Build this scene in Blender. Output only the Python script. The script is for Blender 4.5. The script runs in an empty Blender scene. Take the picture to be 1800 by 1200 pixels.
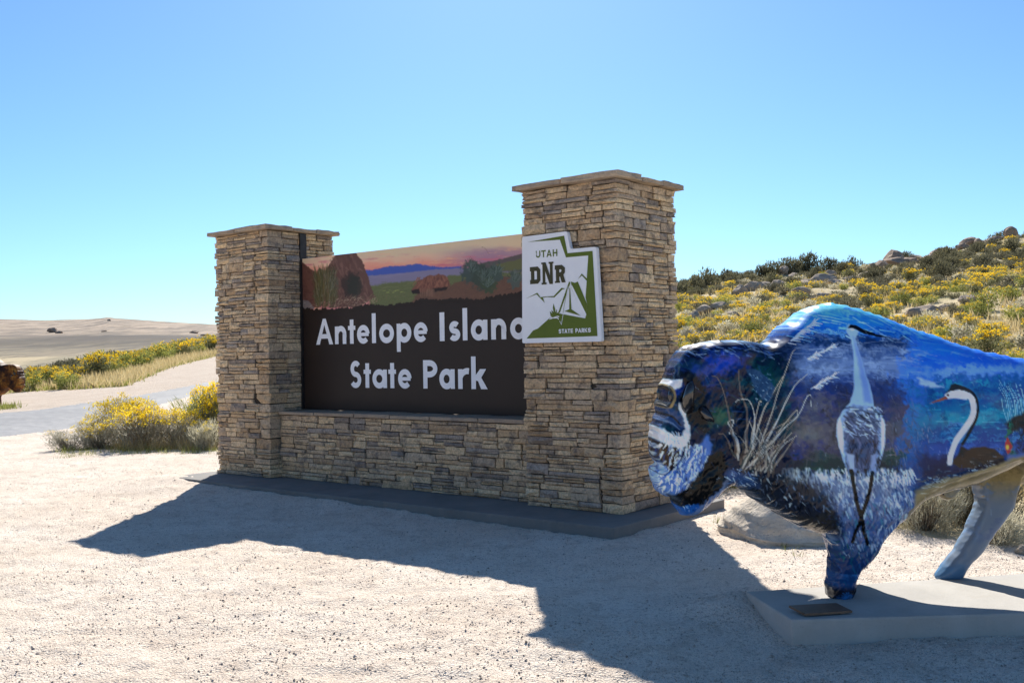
import bpy, bmesh, math, random
import numpy as np
from mathutils import Vector, Matrix

scene = bpy.context.scene
COL = scene.collection
R = math.radians

# ------------------------------------------------------------------ camera, sky, sun, exposure
CAM_H = 1.6
FPX, PITCH, ROLL = 1772.9, 0.01267, -0.01699          # focal length in px of an 1800 px wide frame
_c, _s = math.cos(PITCH), math.sin(PITCH)
FWD = np.array([0, _c, _s]); _u0 = np.array([0, -_s, _c]); _r0 = np.array([1., 0, 0])
_c, _s = math.cos(ROLL), math.sin(ROLL)
RGT = _c*_r0 + _s*_u0; UPV = -_s*_r0 + _c*_u0
cam_d = bpy.data.cameras.new('camera'); cam = bpy.data.objects.new('camera', cam_d); COL.objects.link(cam)
cam_d.sensor_width = 36; cam_d.lens = 36*FPX/1800; cam_d.clip_start = .1; cam_d.clip_end = 30000
cam.matrix_world = Matrix(((RGT[0], UPV[0], -FWD[0], 0), (RGT[1], UPV[1], -FWD[1], 0), (RGT[2], UPV[2], -FWD[2], CAM_H), (0, 0, 0, 1)))
scene.camera = cam

SUN_AZ, SUN_EL = -0.3, 36.9                            # degrees from +Y towards +X, and up
world = bpy.data.worlds.new('World'); scene.world = world; world.use_nodes = True
wn = world.node_tree.nodes; wl = world.node_tree.links; wn.clear()
sky = wn.new('ShaderNodeTexSky'); sky.sky_type = 'NISHITA'; sky.sun_disc = False
sky.sun_elevation = R(SUN_EL); sky.sun_rotation = R(SUN_AZ)
sky.altitude = 1300; sky.air_density = 1.0; sky.dust_density = 0.8; sky.ozone_density = 3.0
bg = wn.new('ShaderNodeBackground'); bg.inputs['Strength'].default_value = 0.071
wo = wn.new('ShaderNodeOutputWorld')
tint = wn.new('ShaderNodeMix'); tint.data_type = 'RGBA'; tint.blend_type = 'MULTIPLY'; tint.inputs[0].default_value = 1; tint.inputs[7].default_value = (.70, .975, 1.15, 1)
wl.new(sky.outputs[0], tint.inputs[6]); wl.new(tint.outputs[2], bg.inputs[0]); wl.new(bg.outputs[0], wo.inputs[0])
sun_d = bpy.data.lights.new('sun', 'SUN'); sun_d.energy = 5.0; sun_d.angle = R(.53); sun_d.color = (1.0, .945, .86)
sun = bpy.data.objects.new('sun', sun_d); COL.objects.link(sun)
_a, _e = R(SUN_AZ), R(SUN_EL)
sun.rotation_euler = Vector((math.sin(_a)*math.cos(_e), math.cos(_a)*math.cos(_e), math.sin(_e))).to_track_quat('Z', 'Y').to_euler()
vs = scene.view_settings
scene.display_settings.display_device = 'sRGB'
vs.view_transform = 'Standard'; vs.look = 'None'; vs.exposure = 0.8; vs.gamma = 1; vs.use_curve_mapping = False

# ------------------------------------------------------------------ helpers
def ray(px, py):
    return FWD + RGT*(px-900)/FPX - UPV*(py-600)/FPX
CC = np.array([0, 0, CAM_H])
def s2l(c):
    c = np.asarray(c, float)/255.
    return np.where(c <= .04045, c/12.92, ((c+.055)/1.055)**2.4)
def sm(a, b, x):
    t = np.clip((x-a)/(b-a), 0, 1); return t*t*(3-2*t)

def tag(o, label=None, cat=None, group=None, kind=None):
    if label: o['label'] = label
    if cat: o['category'] = cat
    if group: o['group'] = group
    if kind: o['kind'] = kind
    return o
def link(o, parent=None):
    COL.objects.link(o)
    if parent is not None: o.parent = parent
    return o
def empty(name, loc, rz=0):
    o = bpy.data.objects.new(name, None); link(o); o.location = loc; o.rotation_euler = (0, 0, rz); o.empty_display_size = .1
    return o
def mesh_np(name, V, F, mats=(), midx=None, smooth=False):
    """V (n,3); F list of index arrays, each (m,k)"""
    me = bpy.data.meshes.new(name)
    if not isinstance(F, (list, tuple)): F = [F]
    F = [np.asarray(f, np.int32) for f in F if len(f)]
    V = np.asarray(V, np.float32)
    me.vertices.add(len(V)); me.vertices.foreach_set('co', V.ravel())
    nl = sum(f.size for f in F); npoly = sum(len(f) for f in F)
    me.loops.add(nl); me.loops.foreach_set('vertex_index', np.concatenate([f.ravel() for f in F]))
    tot = np.concatenate([np.full(len(f), f.shape[1], np.int32) for f in F])
    st = np.concatenate([[0], np.cumsum(tot)[:-1]]).astype(np.int32)
    me.polygons.add(npoly); me.polygons.foreach_set('loop_start', st); me.polygons.foreach_set('loop_total', tot)
    for m in mats: me.materials.append(m)
    if midx is not None: me.polygons.foreach_set('material_index', np.asarray(midx, np.int32))
    me.polygons.foreach_set('use_smooth', np.full(npoly, bool(smooth)))
    me.update(calc_edges=True); me.validate()
    return me
def add(name, me, parent=None, loc=(0, 0, 0), rz=0, scale=(1, 1, 1)):
    o = bpy.data.objects.new(name, me); link(o, parent)
    o.location = loc; o.rotation_euler = (0, 0, rz); o.scale = scale
    return o
def mesh_py(name, V, F, mats=(), smooth=False):
    me = bpy.data.meshes.new(name); me.from_pydata([tuple(v) for v in V], [], F)
    for m in mats: me.materials.append(m)
    if smooth: me.polygons.foreach_set('use_smooth', [True]*len(me.polygons))
    me.update(); return me
def box_np(x0, x1, y0, y1, z0, z1):
    V = np.array([[x, y, z] for z in (z0, z1) for y in (y0, y1) for x in (x0, x1)], float)
    F = np.array([[0, 2, 3, 1], [4, 5, 7, 6], [0, 1, 5, 4], [2, 6, 7, 3], [0, 4, 6, 2], [1, 3, 7, 5]])
    return V, F
def bev(me, w, seg=2):
    bm = bmesh.new(); bm.from_mesh(me)
    bmesh.ops.bevel(bm, geom=list(bm.edges), offset=w, segments=seg, affect='EDGES', profile=.6)
    bm.to_mesh(me); bm.free(); me.update(); return me

def hash2(ix, iy, s):
    n = (ix.astype(np.int64)*374761393 + iy.astype(np.int64)*668265263 + s*974711) & 0x7fffffff
    n = ((n ^ (n >> 13))*1274126177) & 0x7fffffff
    return ((n ^ (n >> 16)) & 0xffff)/65535.
def vnoise(x, y, s=0):
    x = np.asarray(x, float); y = np.asarray(y, float)
    ix = np.floor(x).astype(np.int64); iy = np.floor(y).astype(np.int64); fx = x-ix; fy = y-iy
    fx = fx*fx*(3-2*fx); fy = fy*fy*(3-2*fy)
    a = hash2(ix, iy, s); b = hash2(ix+1, iy, s); c = hash2(ix, iy+1, s); d = hash2(ix+1, iy+1, s)
    return (a*(1-fx)+b*fx)*(1-fy)+(c*(1-fx)+d*fx)*fy
def fbm(x, y, s=0, o=4):
    v = 0; a = .5; t = 0
    for k in range(o):
        v = v+a*vnoise(x*2**k, y*2**k, s+k*17); t += a; a *= .55
    return v/t

# ---- materials
class NT:
    def __init__(s, name):
        s.m = bpy.data.materials.new(name); s.m.use_nodes = True; s.t = s.m.node_tree; s.t.nodes.clear()
        s.out = s.n('ShaderNodeOutputMaterial')
    def n(s, typ, **kw):
        nd = s.t.nodes.new(typ)
        for k, v in kw.items():
            if k.startswith('i_'): nd.inputs[k[2:].replace('_', ' ')].default_value = v
            elif isinstance(k, str): setattr(nd, k, v)
        return nd
    def l(s, a, b): s.t.links.new(a, b)
    def noise(s, vec, scale, detail=4, rough=.55, dist=0):
        n = s.n('ShaderNodeTexNoise'); n.inputs['Scale'].default_value = scale; n.inputs['Detail'].default_value = detail
        n.inputs['Roughness'].default_value = rough; n.inputs['Distortion'].default_value = dist
        if vec is not None: s.l(vec, n.inputs['Vector'])
        return n.outputs['Fac']
    def ramp(s, fac, stops, interp='LINEAR'):
        r = s.n('ShaderNodeValToRGB'); r.color_ramp.interpolation = interp
        el = r.color_ramp.elements
        while len(el) < len(stops): el.new(.5)
        for e, (p, c) in zip(el, stops):
            e.position = p; e.color = (*c, 1) if len(c) == 3 else c
        s.l(fac, r.inputs[0]); return r.outputs[0]
    def mix(s, fac, a, b, mode='MIX'):
        m = s.n('ShaderNodeMix', data_type='RGBA', blend_type=mode)
        for v, i in ((fac, 0), (a, 6), (b, 7)):
            if hasattr(v, 'links'): s.l(v, m.inputs[i])
            else: m.inputs[i].default_value = v if i == 0 else ((*v, 1) if len(v) == 3 else v)
        return m.outputs[2]
    def math(s, op, a, b=0.):
        m = s.n('ShaderNodeMath', operation=op)
        for v, i in ((a, 0), (b, 1)):
            if hasattr(v, 'links'): s.l(v, m.inputs[i])
            else: m.inputs[i].default_value = v
        return m.outputs[0]
    def geo(s): return s.n('ShaderNodeNewGeometry').outputs['Position']
    def obj(s): return s.n('ShaderNodeTexCoord').outputs['Object']
    def bump(s, h, strength=.4, dist=.01, prev=None):
        b = s.n('ShaderNodeBump'); b.inputs['Strength'].default_value = strength; b.inputs['Distance'].default_value = dist
        s.l(h, b.inputs['Height'])
        if prev is not None: s.l(prev, b.inputs['Normal'])
        return b.outputs[0]
    def bsdf(s, col, rough=.8, spec=.3, normal=None, metal=0, coat=0):
        b = s.n('ShaderNodeBsdfPrincipled')
        if hasattr(col, 'links'): s.l(col, b.inputs['Base Color'])
        else: b.inputs['Base Color'].default_value = (*col, 1)
        if hasattr(rough, 'links'): s.l(rough, b.inputs['Roughness'])
        else: b.inputs['Roughness'].default_value = rough
        b.inputs['Specular IOR Level'].default_value = spec; b.inputs['Metallic'].default_value = metal
        b.inputs['Coat Weight'].default_value = coat; b.inputs['Coat Roughness'].default_value = .06
        if normal is not None: s.l(normal, b.inputs['Normal'])
        return b
    def done(s, b):
        s.l(b.outputs[0], s.out.inputs[0]); return s.m

def simple(name, col, rough=.6, spec=.3, var=.12, scale=8, metal=0, bump=0, coat=0):
    t = NT(name); p = t.obj(); f = t.noise(p, scale, 5)
    c = t.mix(t.ramp(f, [(.3, (0, 0, 0)), (.7, (1, 1, 1))]), [x*(1-var) for x in col], [min(1, x*(1+var)) for x in col])
    nm = t.bump(t.noise(p, scale*6, 4), bump, .01) if bump else None
    return t.done(t.bsdf(c, rough, spec, nm, metal, coat))

def mat_ledgestone():
    t = NT('ledgestone'); p = t.geo()
    oi = t.n('ShaderNodeObjectInfo').outputs['Random']; isl = t.n('ShaderNodeNewGeometry').outputs['Random Per Island']
    r = t.math('FRACT', t.math('ADD', t.math('MULTIPLY', oi, 7.31), isl))
    base = t.ramp(r, [(0, (.60, .42, .25)), (.12, (.72, .535, .33)), (.27, (.49, .335, .20)), (.38, (.77, .58, .365)), (.52, (.64, .45, .265)),
                      (.55, (.62, .46, .30)), (.69, (.50, .375, .26)), (.80, (.31, .25, .205)), (.86, (.56, .43, .30)), (.95, (.40, .335, .28))], 'CONSTANT')
    n1 = t.noise(p, 9, 6, .65, .4); n2 = t.noise(p, 45, 5, .6)
    c = t.mix(t.ramp(n1, [(.50, (0, 0, 0)), (.64, (1, 1, 1))]), base, t.mix(.7, base, (.15, .13, .12)))
    c = t.mix(t.ramp(t.noise(p, 14, 3), [(.56, (0, 0, 0)), (.72, (.55, .55, .55))]), c, t.mix(.6, base, (.74, .58, .40)))
    c = t.mix(1, c, t.ramp(n2, [(.28, (.60, .60, .60)), (.72, (1.28, 1.26, 1.22))]), 'MULTIPLY')
    nm = t.bump(t.noise(p, 22, 6, .6), .7, .02); nm = t.bump(n2, .5, .006, nm)
    return t.done(t.bsdf(c, .88, .2, nm))
def mat_capstone():
    t = NT('cast_stone'); p = t.geo(); oi = t.n('ShaderNodeObjectInfo').outputs['Random']
    base = t.mix(oi, (.37, .275, .195), (.49, .38, .275))
    n1 = t.noise(p, 7, 6, .65, .5); n2 = t.noise(p, 60, 5, .6)
    c = t.mix(t.ramp(n1, [(.45, (0, 0, 0)), (.7, (.75, .75, .75))]), base, (.24, .19, .16))
    c = t.mix(1, c, t.ramp(n2, [(.25, (.8, .8, .8)), (.75, (1.15, 1.15, 1.12))]), 'MULTIPLY')
    nm = t.bump(t.noise(p, 16, 6), .6, .02); nm = t.bump(n2, .4, .005, nm)
    return t.done(t.bsdf(c, .85, .25, nm))
def mat_concrete(name, col):
    t = NT(name); p = t.geo()
    c = t.mix(t.ramp(t.noise(p, 2.2, 6, .65, .3), [(.3, (0, 0, 0)), (.7, (1, 1, 1))]), [x*.82 for x in col], [x*1.1 for x in col])
    c = t.mix(t.ramp(t.noise(p, 90, 3), [(.6, (0, 0, 0)), (.75, (.5, .5, .5))]), c, [x*.6 for x in col])
    c = t.mix(t.ramp(t.noise(p, 5, 5, .7), [(.55, (0, 0, 0)), (.75, (.35, .35, .35))]), c, (.32, .27, .21))
    return t.done(t.bsdf(c, .85, .25, t.bump(t.noise(p, 70, 5), .3, .006)))
M = {}
M['stone'] = mat_ledgestone(); M['cap'] = mat_capstone()
M['mortar'] = simple('mortar', (.055, .045, .036), .95, .1, .3, 20)
M['concrete'] = mat_concrete('concrete', (.21, .20, .185))
M['pad'] = mat_concrete('pad_concrete', (.44, .42, .385))
M['brown'] = simple('sign_brown', (.026, .015, .011), .5, .35, .10, 2.5)
M['white'] = simple('white_vinyl', (.93, .93, .95), .4, .3, .03, 6)
M['steel'] = simple('dark_steel', (.05, .045, .045), .45, .4, .2, 12, .6)
M['dnr_white'] = simple('white_panel', (.86, .865, .88), .38, .35, .03, 5)
M['dnr_green'] = simple('olive_green_print', (.105, .15, .012), .4, .3, .05, 5)
M['dnr_dark'] = simple('dark_olive_print', (.055, .05, .018), .4, .3, .05, 5)
def mat_vcol(name, rough, spec, coat=0, bump=0):
    t = NT(name); a = t.n('ShaderNodeAttribute', attribute_name='paint')
    nm = t.bump(t.noise(t.obj(), 160, 4), bump, .004) if bump else None
    return t.done(t.bsdf(a.outputs['Color'], rough, spec, nm, 0, coat))
M['print'] = mat_vcol('printed_landscape', .4, .3)
M['mural'] = mat_vcol('painted_fibreglass', .26, .18, .20, .02)

# ------------------------------------------------------------------ paint on vertex canvases
class Canvas:
    def __init__(s, X, Y, base=(0, 0, 0)):
        s.X = np.asarray(X, float); s.Y = np.asarray(Y, float); s.c = np.tile(s2l(base), (len(s.X), 1))
        s.wx = (fbm(s.X*.05, s.Y*.05, 5, 3)-.5); s.wy = (fbm(s.X*.05, s.Y*.05, 9, 3)-.5)
    def blend(s, a, col, idx=None):
        col = s2l(col) if not isinstance(col, np.ndarray) else col
        a = np.clip(a, 0, 1)[:, None]
        if idx is None: s.c = s.c*(1-a)+col*a
        else: s.c[idx] = s.c[idx]*(1-a)+(col if col.ndim == 1 else col[idx])*a
    def poly(s, pts, col, alpha=1, wob=0, soft=0):
        X = s.X+s.wx*wob; Y = s.Y+s.wy*wob; P = np.asarray(pts, float)
        pad = 30+soft
        idx = np.where((X > P[:, 0].min()-pad) & (X < P[:, 0].max()+pad) & (Y > P[:, 1].min()-pad) & (Y < P[:, 1].max()+pad))[0]
        if not len(idx): return
        x = X[idx]; y = Y[idx]; ins = np.zeros(len(idx), bool); dm = np.full(len(idx), 1e9)
        for i in range(len(P)):
            a = P[i]; b = P[(i+1) % len(P)]
            if a[1] != b[1]:
                ins ^= ((a[1] > y) != (b[1] > y)) & (x < (b[0]-a[0])*(y-a[1])/(b[1]-a[1])+a[0])
            if soft:
                d = b-a; t = np.clip(((x-a[0])*d[0]+(y-a[1])*d[1])/(d@d+1e-9), 0, 1)
                dm = np.minimum(dm, np.hypot(x-a[0]-t*d[0], y-a[1]-t*d[1]))
        al = np.where(ins, 1., 0.)
        if soft: al = np.clip(.5+np.where(ins, dm, -dm)/soft, 0, 1)
        s.blend(al*alpha, col, idx)
    def stroke(s, pts, w0, w1, col, alpha=1, wob=0, soft=.5):
        P = np.asarray(pts, float); X = s.X+s.wx*wob; Y = s.Y+s.wy*wob; pad = max(w0, w1)+wob+2
        idx = np.where((X > P[:, 0].min()-pad) & (X < P[:, 0].max()+pad) & (Y > P[:, 1].min()-pad) & (Y < P[:, 1].max()+pad))[0]
        if not len(idx): return
        x = X[idx]; y = Y[idx]; L = np.hypot(*np.diff(P, axis=0).T); cum = np.concatenate([[0], np.cumsum(L)]); tot = cum[-1]+1e-9
        best = np.full(len(idx), -1e9)
        for i in range(len(P)-1):
            a = P[i]; d = P[i+1]-a; t = np.clip(((x-a[0])*d[0]+(y-a[1])*d[1])/(d@d+1e-9), 0, 1)
            w = w0+(w1-w0)*(cum[i]+t*L[i])/tot
            best = np.maximum(best, (w-np.hypot(x-a[0]-t*d[0], y-a[1]-t*d[1]))/np.maximum(w*soft, .6))
        s.blend(np.clip(best, 0, 1)*alpha, col, idx)
    def curve(s, pts, w0, w1, col, **k):
        P = np.asarray(pts, float); n = 12; out = []
        Q = np.vstack([2*P[0]-P[1], P, 2*P[-1]-P[-2]])
        for i in range(1, len(Q)-2):
            for t in np.linspace(0, 1, n, endpoint=False):
                a, b, c, d = Q[i-1], Q[i], Q[i+1], Q[i+2]
                out.append(.5*((2*b)+(c-a)*t+(2*a-5*b+4*c-d)*t*t+(-a+3*b-3*c+d)*t**3))
        out.append(P[-1]); s.stroke(out, w0, w1, col, **k)
    def blob(s, x, y, rx, ry, col, alpha=1, wob=0, soft=1., rot=0):
        X = s.X+s.wx*wob-x; Y = s.Y+s.wy*wob-y; c, q = math.cos(rot), math.sin(rot)
        d = np.hypot((X*c+Y*q)/rx, (-X*q+Y*c)/ry)
        s.blend(np.clip((1-d)/soft, 0, 1)*alpha, col)
    def speck(s, x0, x1, y0, y1, n, lx, ly, w, cols, rng, alpha=.8, ang=0, jit=.3):
        for k in range(n):
            x = rng.uniform(x0, x1); y = rng.uniform(y0, y1); a = ang+rng.uniform(-jit, jit); l = rng.uniform(.4, 1)
            dx = math.cos(a)*lx*l; dy = math.sin(a)*lx*l+ly*rng.uniform(-.5, .5)
            s.stroke([(x, y), (x+dx*.5, y+dy*.5+rng.uniform(-2, 2)), (x+dx, y+dy)], w*rng.uniform(.5, 1), w*.2, rng.choice(cols), alpha*rng.uniform(.5, 1), 0, .8)
    def put(s, me):
        a = me.color_attributes.new('paint', 'FLOAT_COLOR', 'POINT')
        d = np.ones((len(s.X), 4), np.float32); d[:, :3] = np.clip(s.c, 0, 1); a.data.foreach_set('color', d.ravel())

# ------------------------------------------------------------------ the entrance monument (solved from the photograph)
YAW, MX, MY = 0.687793, 0.118797, 10.07680            # wall direction and the right pillar's front left corner
PW, PD, PH, GAP = 1.1247, 1.0779, 3.1255, 4.1297      # pillar width, depth, height, space between pillars
SLAB = 0.0946
PY_SIGN, SIGN_B, SIGN_T = 0.5403, 0.9463, 2.8840
WALL_Y, WALL_T = 0.1597, 0.9356
DX = np.array([math.cos(YAW), -math.sin(YAW), 0]); DY = np.array([math.sin(YAW), math.cos(YAW), 0])
def mon(x, y, z):
    q = np.array([MX, MY, 0])+x*DX+y*DY; return (q[0], q[1], z)
def on_plane(px, py, y):
    d = ray(px, py); o = np.array([MX, MY, 0.]); t = ((o+DY*y-CC)@DY)/(d@DY); P = CC+d*t
    return float((P-o)@DX), float(P[2])

def unit_stone(seed):
    """one roughly split stone, a unit box of 44 triangles, scaled to size for each stone laid"""
    g = np.random.default_rng(seed); nx, nz = 4, 3; V = []; idx = {}
    for j in (0, 1):
        for k in range(nz):
            for i in range(nx):
                x = i/(nx-1)-.5; z = k/(nz-1)-.5; y = j-.5
                edge = i in (0, nx-1) or k in (0, nz-1)
                zz = z+g.uniform(-.07, .07)*(1 if abs(z) > .4 else 1.5); xx = x+g.uniform(-.025, .025)
                if i in (1, 2): xx += g.uniform(-.06, .06)
                if j == 0: yy = y+(g.uniform(.02, .11) if edge else g.uniform(-.07, .03))
                else: yy = y
                if edge: xx *= .985; zz *= .955
                idx[(i, j, k)] = len(V); V.append((xx, yy, zz))
    F = []
    for k in range(nz-1):
        for i in range(nx-1):
            F.append((idx[i, 0, k], idx[i+1, 0, k], idx[i+1, 0, k+1], idx[i, 0, k+1]))
            F.append((idx[i, 1, k], idx[i, 1, k+1], idx[i+1, 1, k+1], idx[i+1, 1, k]))
    for i in range(nx-1):
        F.append((idx[i, 0, 0], idx[i, 1, 0], idx[i+1, 1, 0], idx[i+1, 0, 0]))
        F.append((idx[i, 0, nz-1], idx[i+1, 0, nz-1], idx[i+1, 1, nz-1], idx[i, 1, nz-1]))
    for k in range(nz-1):
        F.append((idx[0, 0, k], idx[0, 0, k+1], idx[0, 1, k+1], idx[0, 1, k]))
        F.append((idx[nx-1, 0, k], idx[nx-1, 1, k], idx[nx-1, 1, k+1], idx[nx-1, 0, k+1]))
    return np.array(V), np.array(F)
STONES = []
for k in range(18):
    V, F = unit_stone(100+k); me = mesh_np('stone', V, F, [M['stone']]); STONES.append((me, V, F))

def lay(x0, x1, z0, z1, rng, out, sub=0):
    """ledgestone: one band between two corners, blocks split into thinner stones"""
    x = x0
    while x < x1-.01:
        w = rng.uniform(.2, .58)
        if x1-x-w < .16: w = x1-x
        h = z1-z0; n = rng.choice([2, 2, 2, 3, 3, 3] if h > .115 else ([1, 2, 2, 2, 2, 3] if h > .08 else [1, 1, 2]))
        cuts = [0]+sorted((i+rng.uniform(-.28, .28))/n for i in range(1, n))+[1]
        for a, b in zip(cuts, cuts[1:]):
            za, zb = z0+a*h, z0+b*h
            if w > .36 and rng.random() < .6 or (zb-za < .05 and w > .3 and rng.random() < .3):
                q = x+w*rng.uniform(.3, .7); out.append((x, q, za, zb)); out.append((q, x+w, za, zb))
            else: out.append((x, x+w, za, zb))
        x += w

class Masonry:
    """stones of one thing: the largest 300 seen ones are parts, the rest is one joined cladding part"""
    def __init__(s): s.big = []; s.rest = []
    def stone(s, c, size, rz, seen, rng):
        v = rng.randrange(len(STONES)); flip = rng.choice((-1, 1))
        (s.big if seen else s.rest).append((size[0]*size[2], v, c, (size[0]*flip, size[1], size[2]*rng.choice((-1, 1))), rz))
    def build(s, parent, limit=300):
        s.big.sort(key=lambda q: -q[0]); rest = s.rest+s.big[limit:]
        for a, v, c, sc, rz in s.big[:limit]: add('stone', STONES[v][0], parent, c, rz, sc)
        VV = []; FF = []; n = 0
        for a, v, c, sc, rz in rest:
            V = STONES[v][1]*np.array(sc); F = STONES[v][2]; cr, sr = math.cos(rz), math.sin(rz)
            V = np.c_[V[:, 0]*cr-V[:, 1]*sr+c[0], V[:, 0]*sr+V[:, 1]*cr+c[1], V[:, 2]+c[2]]
            if sc[0]*sc[2] < 0: F = F[:, ::-1]
            VV.append(V); FF.append(F+n); n += len(V)
        if VV: tag(add('stone_cladding', mesh_np('stone_cladding', np.vstack(VV), np.vstack(FF), [M['stone']]), parent), kind='stuff')

def bands(H, rng, lo=.08, hi=.135):
    z = 0; out = []
    while z < H-.001:
        h = rng.uniform(lo, hi)
        if H-z-h < lo*.8: h = H-z
        out.append((z, z+h)); z += h
    return out
GAPJ = .008
def rough_slab(x0, x1, y0, y1, z0, z1, seed, n=(7, 5, 2), amp=.007, mat='cap'):
    bm = bmesh.new(); bmesh.ops.create_cube(bm, size=1)
    g = np.random.default_rng(seed)
    bmesh.ops.subdivide_edges(bm, edges=list(bm.edges), cuts=3, use_grid_fill=True)
    for v in bm.verts:
        e = sum(abs(c) > .49 for c in v.co)
        q = Vector(((v.co.x+.5)*(x1-x0)+x0, (v.co.y+.5)*(y1-y0)+y0, (v.co.z+.5)*(z1-z0)+z0))
        cx, cy, cz = (x0+x1)/2, (y0+y1)/2, (z0+z1)/2
        if e >= 2:
            for i, (c, a, b) in enumerate(((v.co.x, x0, x1), (v.co.y, y0, y1), (v.co.z, z0, z1))):
                if abs(c) > .49: q[i] -= math.copysign(.006, c)
        q += Vector(g.uniform(-amp, amp, 3)*np.array([.8, .8, .7])); v.co = q
    me = bpy.data.meshes.new('slab'); bm.to_mesh(me); bm.free(); me.materials.append(M[mat]); me.update(); return me

def pillar(x0, label, seed):
    rng = random.Random(seed)
    t = empty('stone_pillar', mon(x0, 0, SLAB), -YAW); tag(t, label, 'pillar', 'stone pillars of the entrance sign')
    V, F = box_np(.035, PW-.035, .035, PD-.035, 0, PH-.002); add('core', mesh_np('core', V, F, [M['mortar']]), t)
    ms = Masonry()
    for z0, z1 in bands(PH, rng):
        # corner stones show a face on both sides; A = front right, B = back right, C = front left, D = back left
        ends = {}
        for cn, cx, cy, sx, sy in (('A', PW, 0, -1, 1), ('B', PW, PD, -1, -1), ('C', 0, 0, 1, 1), ('D', 0, PD, 1, -1)):
            a = rng.uniform(.12, .34); b = rng.uniform(.12, .32); ends[cn] = (a, b)
            h = z1-z0; n = rng.choice([1, 2, 2, 3] if h > .11 else [1, 2, 2])
            cuts = [0]+sorted((i+rng.uniform(-.25, .25))/n for i in range(1, n))+[1]
            for p, q in zip(cuts, cuts[1:]):
                pr = rng.uniform(-.012, .016); za, zb = z0+p*h, z0+q*h
                xa, xb = sorted((cx-sx*pr, cx+sx*(a-GAPJ))); ya, yb = sorted((cy-sy*pr, cy+sy*(b-GAPJ)))
                ms.stone(((xa+xb)/2, (ya+yb)/2, (za+zb)/2), (xb-xa, yb-ya, zb-za-GAPJ*.6), 0, cn in 'AC', rng)
        for face, n0, n1, W in (('front', ends['C'][0], PW-ends['A'][0], PW), ('right', ends['A'][1], PD-ends['B'][1], PD),
                                ('back', PW-ends['B'][0], ends['D'][0], PW), ('left', PD-ends['D'][1], ends['C'][1], PD)):
            a, b = min(n0, n1), max(n0, n1); out = []; lay(a, b, z0, z1, rng, out)
            for xa, xb, za, zb in out:
                pr = rng.uniform(-.014, .018); dep = .11
                m = (xa+xb)/2; zc = (za+zb)/2; sz = (xb-xa-GAPJ, dep, zb-za-GAPJ*.6)
                if face == 'front': ms.stone((m, dep/2-pr, zc), sz, 0, True, rng)
                elif face == 'right': ms.stone((PW-dep/2+pr, m, zc), sz, math.pi/2, True, rng)
                elif face == 'back': ms.stone((m, PD-dep/2+pr, zc), sz, math.pi, False, rng)
                else: ms.stone((dep/2-pr, m, zc), sz, -math.pi/2, False, rng)
    ms.build(t)
    ov, ct = .0756, .0669
    X0, X1, Y0, Y1 = -ov, PW+ov, -ov, PD+ov; j1, j2, k1, k2 = X0+.61, X0+.66, Y0+.44, Y0+.83
    for i, (a, b, c, d, dz) in enumerate(((X0, j1, Y0, k1, -.003), (j1, X1, Y0, k1, .006), (j2, X1, k1, k2, -.008), (j2, X1, k2, Y1, .001), (X0, j2, k1, k2, 0), (X0, j2, k2, Y1, -.004))):
        add('cap_stone', rough_slab(a+.002, b-.002, c+.002, d-.002, PH+.003, PH+ct+dz, seed*10+i), t)
    return t
pillar(-GAP-PW, 'smaller looking stacked stone pillar at the far left end of the sign', 5)
pillar(0, 'larger looking stacked stone pillar at the right, carrying the white plaque', 8)

# low wall between the pillars
wt = empty('low_stone_wall', mon(-GAP, 0, SLAB), -YAW); tag(wt, 'low stacked stone wall with flat coping under the brown sign panel', 'wall')
WH = WALL_T-SLAB-.055; WD1 = .93; rng = random.Random(21)
V, F = box_np(.002, GAP-.002, WALL_Y+.035, WD1-.035, 0, WH-.002); add('core', mesh_np('core', V, F, [M['mortar']]), wt)
ms = Masonry()
for z0, z1 in bands(WH, rng, .08, .135):
    for face in ('front', 'back'):
        out = []; lay(.012, GAP-.012, z0, z1, rng, out)
        for xa, xb, za, zb in out:
            pr = rng.uniform(-.014, .018); m = (xa+xb)/2; zc = (za+zb)/2; sz = (xb-xa-GAPJ, .11, zb-za-GAPJ*.6)
            if face == 'front': ms.stone((m, WALL_Y+.055-pr, zc), sz, 0, True, rng)
            else: ms.stone((m, WD1-.055+pr, zc), sz, math.pi, False, rng)
ms.build(wt)
cj = [0.008, .70, 1.428, 2.035, 2.666, 3.375, GAP-.006]
for i, (a, b) in enumerate(zip(cj, cj[1:])):
    add('coping_stone', rough_slab(a+.002, b-.002, WALL_Y-.03, WD1+.03, WH+.002, WH+.055+(i % 3-1)*.002, 70+i, amp=.003), wt)

# concrete plinth
sx0, sx1, sy0, sy1 = -GAP-PW-.0823-.12, PW+.3174, -.5984, PD+.334
pt = empty('concrete_plinth', mon(0, 0, 0), -YAW); tag(pt, 'grey concrete plinth slab under the stone entrance sign', 'plinth')
bm = bmesh.new(); V, F = box_np(sx0, sx1, sy0, sy1, -.15, SLAB-.001)
me = mesh_np('slab', V, F, [M['concrete']]); bev(me, .012, 2); add('slab', me, pt)

# ------------------------------------------------------------------ sign panel
st = empty('sign_panel', mon(-GAP, PY_SIGN, SIGN_B), -YAW)
tag(st, 'wide dark brown sign panel with white lettering under a painted sunset landscape', 'sign')
SH = SIGN_T-SIGN_B
V, F = box_np(.03, GAP-.03, 0, .05, -.0135, SH); add('board', bev(mesh_np('board', V, F, [M['brown']]), .003, 1), st)
for xa, xb in ((.002, .028), (GAP-.028, GAP-.002)):
    V, F = box_np(xa, xb, -.03, .07, -.008, PH+SLAB-SIGN_B-.004); add('channel', mesh_np('channel', V, F, [M['steel']]), st)

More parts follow.
